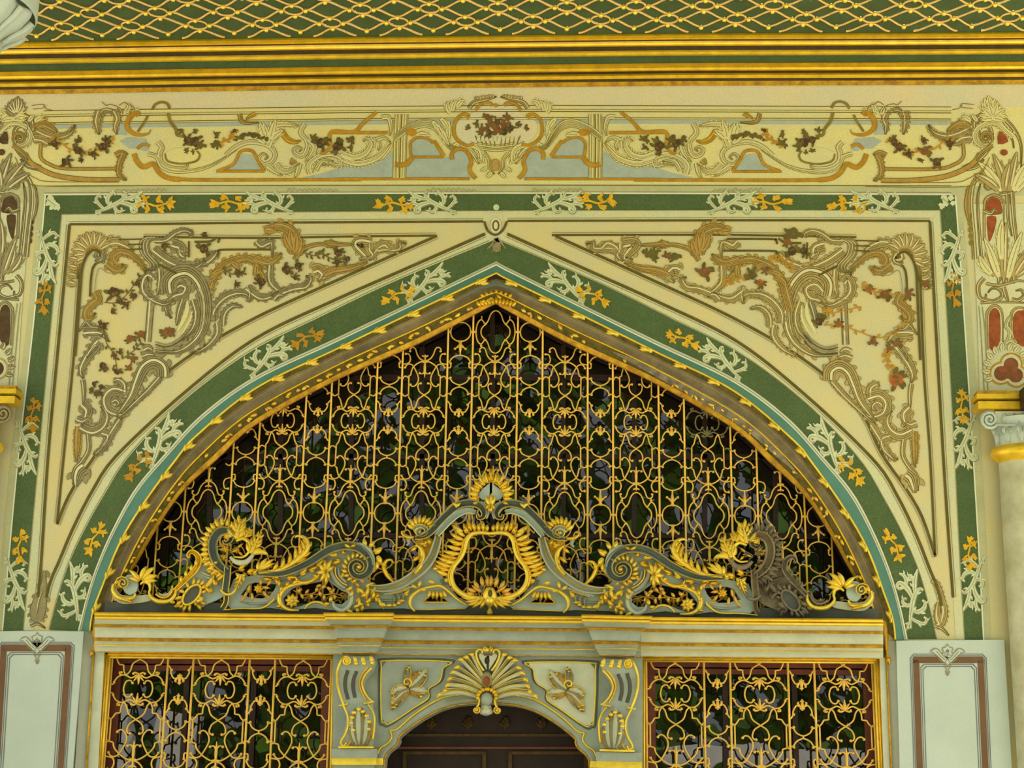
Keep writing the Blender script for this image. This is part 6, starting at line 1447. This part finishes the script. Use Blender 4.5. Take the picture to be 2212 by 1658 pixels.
    # flower basket shell and the long S frame
    pfill('basket_shell', 'frieze_cream', M(ell(393, 335, 36, 16)), .0066); pline('basket_rim', 'olive', F2([(590, 570), (610, 635), (690, 660), (780, 662), (880, 640), (915, 590), (890, 545)]), 4)
    sc(F2([(520, 460), (560, 510), (540, 570), (555, 650), (640, 700), (760, 705), (800, 680), (790, 660)]), 7); sc(F2([(430, 570), (510, 600), (560, 690), (680, 735), (850, 728), (1000, 690), (1130, 620), (1260, 530)]), 6)
    sc(F3([(-10, 510), (80, 430), (200, 382), (330, 392), (410, 425), (455, 490), (430, 560), (350, 590), (300, 540), (340, 490), (385, 520), (355, 545)]), 7)
    for x, y, r, mt in ((421, 306, 13, 'petal_dark'), (405, 302, 10, 'petal_dark'), (432, 314, 9, 'leaf_paint'), (468, 309, 9, 'leaf_paint'), (404, 325, 5, 'olive_dark'), (417, 328, 4, 'olive_dark'), (392, 282, 6, 'leaf_paint'), (422, 285, 5, 'leaf_paint'), (506, 282, 5, 'petal_dark'), (468, 290, 6, 'leaf_paint')):
        q = mirp(x, y) if right else (x, y); pflower(q[0], q[1], r, mt, 5)
    pvine(F2([(1050, 500), (1150, 450), (1210, 420), (1240, 350)]), 5, 5, 'ochre')
    m = MB()
    for k in range(16):
        x, y = 508+k*4.4+random.uniform(-2, 2), 300-9*math.sin(k/15*PI)+random.uniform(-4, 3)
        q = mirp(x, y) if right else (x, y); m.fill(blob(q[0], q[1], random.uniform(3.5, 6), .35, 7), .0085+k*.0001)
    m.build('painted_foliage', 'leaf_paint', wall, False)
    for x, y, a, L, b in ((580, 308, -100, 44, -10), (584, 300, -80, 44, 10), (576, 302, -125, 40, 25), (588, 300, -60, 30, 40), (572, 308, -150, 30, 30)): lf(x, y, a, L, 12, b)
    sc(F3([(120, 110), (140, 180), (200, 200), (300, 195)]), 6, 'o'); sc(F3([(270, 110), (180, 160)]), 6, 'g')
    sc(F3([(445, 215), (560, 210), (680, 230)]), 8); sc(F3([(515, 270), (570, 350), (640, 380), (700, 365)]), 9, 'g')
    sc(F3([(735, 205), (700, 290), (755, 365), (760, 440), (720, 510), (660, 500), (632, 455), (670, 425), (705, 445), (680, 470)]), 6.5)
    sc(F3([(390, 420), (430, 350), (490, 340)]), 9); sc(F3([(460, 590), (520, 650), (600, 650), (690, 580)]), 10); sc(F3([(380, 600), (430, 640), (520, 700)]), 8); sc(F3([(690, 580), (670, 660), (640, 720)]), 7)
    sc(F3([(770, 350), (830, 420), (800, 500), (740, 570)]), 8); sc(F3([(640, 545), (600, 590)]), 9, 'o')
    for x, y, r, mt in ((693, 309, 12, 'petal_dark'), (704, 302, 8, 'leaf_paint'), (729, 316, 13, 'petal_dark'), (736, 304, 7, 'leaf_paint'), (760, 300, 8, 'leaf_paint'), (758, 318, 6, 'leaf_paint'), (677, 298, 7, 'leaf_paint')):
        q = mirp(x, y) if right else (x, y); pflower(q[0], q[1], r, mt, 5)
    ol(F3([(985, 440), (985, 288), (1195, 285), (1275, 215)]), 6.5); ol(F4([(0, 304), (412, 305)]), 5.5); ol(F4([(165, 310), (230, 230), (328, 150)]), 5.5); ol(F3([(880, 480), (930, 480), (980, 420)]), 5)
    sc(F3([(790, 680), (780, 590), (880, 510), (1000, 495), (1090, 540), (1075, 600), (980, 590), (900, 600)]), 8); sc(F3([(840, 650), (900, 560), (1010, 560)]), 6)
    sc(F4([(60, 462), (150, 492), (235, 470), (285, 400), (262, 352), (228, 372)]), 9); sc(F4([(60, 505), (190, 540), (330, 500), (405, 430), (440, 380)]), 9); sc(F4([(320, 420), (335, 360), (390, 345), (435, 380)]), 7); sc(F4([(370, 190), (420, 190), (440, 260), (430, 330)]), 7); sc(F4([(300, 350), (350, 390), (340, 440)]), 6)
    # clustered pillar
    for x0 in (484, 508, 538, 558):
        c_ = F4([(x0, 165), (x0-12, 380), (x0-18, 650)]); m = MB(); m.use('olive').flat(c_, 8, .0074); m.use('frieze_cream').flat(c_, 5.2, .008); m.use('olive').flat([(p[0]+1, p[1]) for p in c_], 1.2, .0086); m.build('painted_pillar', 'frieze_cream', wall, False)
    ol(F4([(470, 545), (510, 552), (560, 540), (600, 495)]), 9, 'ochre', 'n', .0095)
    ol(F4([(592, 485), (588, 385), (640, 342), (720, 352), (760, 385)]), 4.5); ol(F4([(595, 490), (840, 490)]), 4); ol(F4([(765, 365), (800, 415), (845, 485)]), 6)
    ol(F4([(905, 510), (905, 460), (955, 428), (1015, 445), (1052, 520), (1038, 590), (1085, 655)]), 7)
    pfill('ochre_patch', 'ochre', M(blob(890, 285, 13, .3, 12, 8)), .009)
    for k in range(4):
        o = k*13; sc(F4([(465, 335+o*.7), (560, 262+o*.8), (680, 215+o), (770, 232+o*1.1), (830, 305+o), (885, 395+o*.6), (960, 420+o*.3)]), 4.6)
    for x, y, a, L, b in ((935, 262, 60, 34, -20), (946, 270, 75, 34, -20), (956, 282, 80, 34, -25), (968, 262, 95, 38, -15), (978, 240, -100, 24, 50), (972, 244, -130, 26, 60), (988, 232, -80, 22, 60), (952, 256, 40, 30, 30), (900, 292, -20, 30, 40), (990, 310, 150, 22, -30), (970, 318, 10, 26, -20)): lf(x, y, a, L, 10, b)
    # cartouche
    ol(G([(800, 765), (815, 745), (770, 740), (725, 790), (725, 880), (790, 935), (850, 930)]), 5.5); ol(G([(858, 712), (895, 672), (950, 664), (968, 685)]), 5)
    sc(G([(815, 700), (850, 660), (930, 640), (995, 624)]), 6, 't'); sc(G([(820, 930), (890, 965), (900, 1040), (860, 1010)]), 9); sc(G([(770, 930), (840, 985), (880, 1060)]), 7)
    for k in range(6): lf(1030+k*7, 214-k*.9+(k % 2), -100-(-20 if right else 20)*0-10, 7, 7, 0, 't')
    for k in range(5):
        c_ = G([(858+k*30, 875+k*5), (880+k*26, 935+k*2)]); pline('basket_stave', 'olive', c_, 2.4)
frieze(False); frieze(True)
pfill('cartouche_ground', 'plaster_top', cr([(1012, 250), (1030, 236), (1046, 226), (1060, 224), (1072, 232), (1084, 224), (1099, 226), (1115, 236), (1132, 250), (1156, 262), (1160, 284), (1140, 308), (1112, 318), (1072, 322), (1034, 318), (1004, 308), (986, 286), (990, 262)], 3, True), .0052)
for k, (x, y, r, mt) in enumerate(((1054, 253, 8, 'petal_red'), (1098, 254, 8, 'petal_red'), (1062, 268, 9, 'petal_red'), (1088, 270, 9, 'petal_red'), (1042, 280, 9, 'petal_red'), (1074, 279, 9, 'petal_red'), (1074, 262, 8, 'petal_dark'), (1104, 276, 8, 'petal_dark'), (1030, 268, 6, 'leaf_paint'), (1118, 268, 6, 'leaf_paint'), (1012, 276, 5, 'leaf_paint'), (1136, 276, 5, 'leaf_paint'), (1056, 286, 8, 'petal_dark'), (1090, 286, 8, 'petal_dark'))): pflower(x, y, r, mt, 6)
for x in range(1030, 1120, 9): pfill('basket_tooth', 'border_cream', cr([(x, 304), (x+2, 294), (x+6, 294), (x+7, 304)], 2, True), .0095)
pscroll('basket_rim', [(1032, 311), (1072, 316), (1112, 311)], 6, 'l', 'n'); pscroll('basket_rim', [(1038, 320), (1072, 324), (1106, 320)], 5, 'l', 'n')
pline('basket_jewel', 'ochre', ell(1070, 356, 9, 12)+[(1079, 356)], 3.5, 2); pfill('basket_jewel', 'tan', ell(1070, 356, 5, 8), .008)
for s in (-1, 1):
    pscroll('painted_scroll', [(1072+s*26, 330), (1072+s*16, 344), (1072+s*14, 362), (1072+s*4, 376)], 5, 'l'); pleaf(1072+s*10, 372, 90-s*40, 16, 8, 0, 'l'); pleaf(1072+s*20, 362, 90-s*60, 16, 7, 0, 'l')
pfill('olive_bead', 'ochre', ell(1071, 227.5, 4.5, 4.5), .009)
m = MB()
for x0 in (620, 920, 1150, 1540, 250):
    for k in range(10): m.flat(cr([(x0+k*11, 415), (x0+k*11+4, 407+random.uniform(-2, 3)), (x0+k*11+10, 412)], 3), 1.2, .0065)
m.build('faint_tracery', 'line_grey', wall, False)

# --- painted pilasters at the two ends of the wall (the far end shows only a slice)
def pilaster(left):
    M = (lambda q: mir(q)) if left else (lambda q: q)
    def sc(q, w, t='t', tp='s', hi=True): return pscroll('painted_scroll', M(q), w, 's' if left else t, tp, hi=hi)
    def lf(x, y, a, L, w, b=0, t='t'):
        if left: x, y = mirp(x, y); a = 180-a; b = -b
        pleaf(x, y, a, L, w, b, 's' if left else t)
    def fl(nm, mt, q, d=.0052, n=3): pfill(nm, mt, cr(M(q), n, True) if n else M(q), d)
    if True:
        fl('pilaster_ground', 'border_cream', [(2100, 440), (2330, 440), (2330, 846), (2116, 846), (2112, 700)], .0045, 0)
    red = 'petal_dark' if left else 'brick_red'
    # niche shapes
    fl('red_niche', red, [(2131, 462), (2131, 440), (2140, 427), (2150, 426), (2160, 432), (2164, 446), (2163, 462)], .0056, 3)
    fl('red_niche', red, [(2132, 468), (2152, 468), (2150, 490), (2143, 512), (2136, 522), (2133, 500)], .0056, 2)
    fl('red_niche', red, [(2137, 752), (2136, 690), (2139, 672), (2149, 664), (2158, 672), (2161, 690), (2161, 735), (2150, 752)], .0056, 2)
    fl('red_niche', red, [(2190, 730), (2188, 690), (2194, 674), (2206, 670), (2222, 676), (2226, 740), (2208, 748)], .0056, 2)
    fl('red_patch', red, [(2158, 284), (2170, 290), (2178, 306), (2156, 311)], .0075, 2); fl('red_patch', red, ell(2169, 329, 8, 7), .0075, 0); fl('red_patch', red, [(2118, 364), (2126, 358), (2130, 366)], .0075, 0)
    for q in ([(2126, 520), (2127, 440), (2138, 424), (2150, 421), (2162, 427), (2168, 444), (2168, 520)], [(2132, 755), (2131, 686), (2136, 668), (2149, 659), (2162, 668), (2166, 688), (2166, 738)], [(2184, 735), (2183, 688), (2190, 669), (2206, 664), (2224, 672)]): sc(q, 4)
    # upper volutes
    sc([(2080, 363), (2110, 348), (2136, 320), (2142, 290), (2136, 274), (2122, 272), (2114, 284), (2120, 296), (2131, 292), (2130, 282)], 7); sc([(2103, 282), (2106, 258), (2136, 244), (2168, 256), (2194, 284), (2206, 316), (2205, 365)], 8); sc([(2114, 290), (2114, 266), (2138, 254), (2166, 268), (2186, 300), (2190, 320)], 5)
    sc([(2084, 366), (2110, 360), (2126, 344)], 6)
    sc([(2106, 560), (2102, 500), (2097, 440), (2102, 398), (2120, 378), (2140, 382), (2145, 400), (2134, 408), (2127, 400), (2133, 394)], 8); sc([(2120, 560), (2114, 480), (2112, 430), (2118, 396)], 5); sc([(2094, 400), (2088, 440), (2094, 480)], 8, 'o', 'e')
    for k in range(9): fl('scallop', 'olive' if not left else 'petal_dark', ell(2091+k*.9, 412+k*14, 5, 7, 8), .0058, 0)
    for y, a, L in ((258, 0, 0),):
        for a, L, b in ((-150, 30, 40), (-125, 36, 25), (-105, 40, 15), (-85, 36, -10), (-60, 34, -30), (-35, 30, -40), (-15, 26, -40)): lf(2140, 246, a, L, 12, b, 'l')
    for i, (x, y, a, L, b) in enumerate(((2172, 412, -100, 84, -15), (2164, 412, -115, 80, -25), (2180, 412, -84, 86, 10), (2190, 412, -75, 70, 20), (2156, 410, -130, 62, -30), (2196, 412, -60, 56, 30), (2170, 410, -95, 60, 30))): lf(x, y, a, L, 16, b, 'l' if i % 2 else 't')
    sc([(2124, 455), (2140, 460), (2148, 452), (2158, 460)], 6); sc([(2160, 420), (2180, 416), (2200, 410)], 6)
    sc([(2186, 412), (2190, 470), (2196, 520), (2206, 570)], 7); sc([(2176, 416), (2178, 470), (2186, 510)], 5)
    for i, (x, y, a, L, b) in enumerate(((2150, 596, -120, 60, 20), (2158, 598, -105, 90, -10), (2168, 600, -92, 120, 8), (2178, 600, -80, 104, 12), (2188, 598, -68, 78, 24), (2142, 592, -140, 48, 30), (2196, 596, -50, 60, 30), (2164, 560, -100, 86, 20))): lf(x, y, a, L, 15, b, 'l' if i % 2 else 't')
    for x in (2156, 2167, 2178, 2189): sc([(x-3, 590), (x+3, 600), (x, 612)], 9)
    # scrolled cross band
    sc([(2126, 600), (2114, 616), (2116, 640), (2128, 646), (2130, 634)], 7); sc([(2124, 646), (2146, 650), (2164, 640), (2160, 626), (2144, 622), (2134, 632)], 6); sc([(2168, 620), (2174, 640), (2178, 650)], 7); sc([(2186, 646), (2200, 648), (2212, 638), (2206, 626), (2194, 628)], 6)
    sc([(2130, 612), (2160, 616), (2200, 606), (2230, 612)], 4); sc([(2118, 654), (2160, 652), (2220, 654)], 3)
    # curls between the niches and the quatrefoil
    sc([(2178, 735), (2182, 716), (2174, 704), (2178, 690), (2184, 684), (2190, 692)], 7, 'l'); sc([(2170, 742), (2182, 734), (2194, 740), (2190, 730)], 7, 'l')
    for k in range(12):
        a = 150+k*21; x, y = 2176+38*math.cos(math.radians(a)), 796+40*math.sin(math.radians(a)); lf(x, y, a, 17, 10, 30, 'l')
    for cx_, cy_ in ((2162, 806), (2184, 786), (2196, 812), (2176, 802)): fl('quatrefoil_rim', 'ochre' if not left else 'tan', ell(cx_, cy_, 25, 25), .0086, 0)
    for cx_, cy_ in ((2162, 806), (2184, 786), (2196, 812), (2176, 802)): fl('quatrefoil_rim', 'border_cream', ell(cx_, cy_, 21, 21), .0092, 0)
    for cx_, cy_ in ((2163, 806), (2184, 788), (2194, 810), (2178, 802)): fl('quatrefoil_field', 'petal_dark' if left else 'petal_red', ell(cx_, cy_, 16, 16), .0098, 0)
    for q in ([(2114, 660), (2118, 700), (2126, 842)], [(2122, 662), (2128, 720), (2134, 842)]): pline('painted_line', 'line_grey', M(q), 2.2)
pilaster(False); pilaster(True)

# ------------------------------------------------------------ engaged columns at both ends: gilded impost, carved capital, gilded neck, marble shaft
def column(left):
    MIRR[0] = left
    D0 = .05
    cx = 2262 if not left else 2262
    t = empty('engaged_column', P(2262, 1650, .1), ('marble column at the left edge, a slice of its gilded block and grey capital showing' if left else 'marble column at the right edge with gilded neck ring, carved volute capital and gilded block'), 'column', 'engaged columns at the ends of the wall')
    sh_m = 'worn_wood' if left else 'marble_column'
    base = P(2262, 1010, D0); r = abs(base.x)-abs(P(2152, 1010, D0).x); sg = 1 if not left else -1
    def lathe(mb, prof, n=28):
        """prof: photo height y and radius; seen as rings round the column's axis"""
        i0 = len(mb.v)
        for y, rr in prof:
            c = P(2262, y, D0)
            for j in range(n):
                a = PI+PI*j/(n-1); mb.v.append(Vector((base.x+rr*math.cos(a), -D0-.06+rr*.55*math.sin(a), c.z)))
        for i in range(len(prof)-1):
            for j in range(n-1): mb.f.append((i0+i*n+j, i0+i*n+(j+1) % n, i0+(i+1)*n+(j+1) % n, i0+(i+1)*n+j))
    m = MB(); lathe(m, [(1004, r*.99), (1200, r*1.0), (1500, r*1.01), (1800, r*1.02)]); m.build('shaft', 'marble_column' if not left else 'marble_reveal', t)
    m = MB(); lathe(m, [(970, r*1.02), (974, r*1.10), (980, r*1.14), (988, r*1.15), (996, r*1.10), (1003, r*1.02), (1006, r*.98)]); m.build('neck_ring', 'gold', t)
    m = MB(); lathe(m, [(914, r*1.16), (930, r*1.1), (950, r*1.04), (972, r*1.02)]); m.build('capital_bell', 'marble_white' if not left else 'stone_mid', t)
    for k in range(9):
        a = PI+.25+k*.33
        x0 = base.x+r*1.06*math.cos(a)*1; y0 = -D0-.06+r*.6*math.sin(a)
        px, py = UNP(Vector((x0, y0, P(2262, 968, D0).z)))
        mm = MIRR[0]; MIRR[0] = False
        m = MB(); m.leaf(px, py, -92-(k-3)*2, 44, 14, -y0, .03, 12 if k % 2 else -12, 6); m.leaf(px-5, py-20, -130, 18, 8, -y0+.02, .03, 50, 4); m.leaf(px+5, py-20, -50, 18, 8, -y0+.02, .03, -50, 4)
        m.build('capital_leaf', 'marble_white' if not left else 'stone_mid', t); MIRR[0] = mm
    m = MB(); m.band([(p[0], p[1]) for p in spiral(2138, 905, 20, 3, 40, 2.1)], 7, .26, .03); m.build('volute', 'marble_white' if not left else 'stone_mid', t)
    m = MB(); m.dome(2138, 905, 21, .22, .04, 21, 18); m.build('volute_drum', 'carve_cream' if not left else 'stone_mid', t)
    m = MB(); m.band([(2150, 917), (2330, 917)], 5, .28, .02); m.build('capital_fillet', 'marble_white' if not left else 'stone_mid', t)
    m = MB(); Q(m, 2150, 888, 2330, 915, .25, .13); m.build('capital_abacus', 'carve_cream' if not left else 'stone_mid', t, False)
    for x in range(2166, 2300, 18):
        m = MB(); m.leaf(x, 912, -80, 22, 11, .25, .03, 15, 4); m.build('capital_leaf', 'marble_white' if not left else 'stone_mid', t)
    for y0, y1, d, x0, mt in ((843, 850, .25, 2112, 'gold_worn'), (850, 860, .29, 2110, 'gold'), (860, 866, .25, 2114, 'gold_dark'), (866, 882, .27, 2113, 'gold')):
        m = MB(); Q(m, x0, y0, 2340, y1, d, d-.11); m.build('gilded_block', mt, t, False)
    MIRR[0] = False
    return t
column(False); column(True)
# cream strip of wall beside the column
for q in ([(2120, 980), (2152, 980), (2187, 1700), (2146, 1700)],):
    pass
# dark tie beam that leaves the column head towards the viewer
m = MB(); a = P(2222, 872, .28)
m.box((a.x-.075, -1.6, a.z-.06), (a.x+.15, -.31, a.z+.09))
tag(m.build('tie_beam', 'wood_dark', smooth=False), 'dark wooden tie beam end above the carved capital at the right edge', 'beam', kind='thing')
# head of the fluted white marble column that stands nearer, cut by the upper corner of the photo
t = empty('fluted_capital', P(-60, 60, 2.3), 'white fluted marble column head cut off by the upper left corner', 'column')
c0 = P(-78, 40, 2.3)
def fl_lathe(prof, name, mt, n=48, fl=.0):
    mb = MB()
    for dz, rr in prof:
        for j in range(n):
            a = 2*PI*j/n; q = rr*(1+fl*math.cos(12*a)); mb.v.append(Vector((c0.x+q*math.cos(a), c0.y+q*math.sin(a), c0.z+dz)))
    for i in range(len(prof)-1):
        for j in range(n): mb.f.append((i*n+j, i*n+(j+1) % n, (i+1)*n+(j+1) % n, (i+1)*n+j))
    return mb.build(name, mt, t)
k_ = (P(1, 40, 2.3)-P(0, 40, 2.3)).length
fl_lathe([(-.9, 74*k_), (-.22, 76*k_), (-.20, 82*k_), (-.17, 82*k_), (-.16, 76*k_)], 'shaft', 'marble_white')
fl_lathe([(-.16, 78*k_), (-.13, 84*k_), (-.09, 100*k_), (-.04, 122*k_), (.02, 136*k_), (.05, 139*k_), (.055, 128*k_)], 'bell', 'marble_white', 96, .05)
for q in range(12):
    a = 2*PI*(q+.5)/12; mb = MB(); pts = [Vector((c0.x+r_*k_*math.cos(a), c0.y+r_*k_*math.sin(a), c0.z+dz)) for dz, r_ in ((-.15, 84), (-.10, 100), (-.04, 124), (.02, 140))]
    mb.rod(pts, [.014, .018, .022, .026], 6); mb.build('bell_rib', 'marble_white', t)
fl_lathe([(.05, 146*k_), (.07, 150*k_), (.5, 150*k_)], 'abacus', 'marble_white')
# trees across the way, with added white boxes, seen only as reflections in the panes
rnd = random.Random(3); m = MB()
for k in range(13000):
    x = rnd.uniform(-24, 26); z = .4+17*rnd.random()**1.1; y = -27+rnd.gauss(0, 1.6)
    s = rnd.uniform(.25, .6); a, b = rnd.uniform(0, PI), rnd.uniform(-.9, .9)
    u = Vector((math.cos(a), math.sin(a), b)).normalized()*s; v = Vector((-math.sin(a)*.5, math.cos(a)*.5, .8)).normalized()*s*.7; p = Vector((x, y, z))
    m.v += [p-u, p+v, p+u, p-v]; i = len(m.v)-4; m.f.append((i, i+1, i+2, i+3))
mat('foliage', (58, 96, 30), .6, rgb2=(110, 150, 44), scale=.6)
tag(m.build('treeline', 'foliage', smooth=False), kind='stuff')
m = MB()
for x0, x1, z0, z1 in ((-10.4, -8.6, .2, 4.3), (-8.0, -7.2, .2, 3.9), (2.6, 6.8, 2.9, 3.35), (8.2, 9.2, 4.4, 7.2)): m.box((x0, -22.3, z0), (x1, -22, z1))  # white boxes added out of view to put bright patches in the panes
mat('box_white', (240, 238, 230), .8); tag(m.build('added_white_boxes', 'box_white', smooth=False), kind='structure')
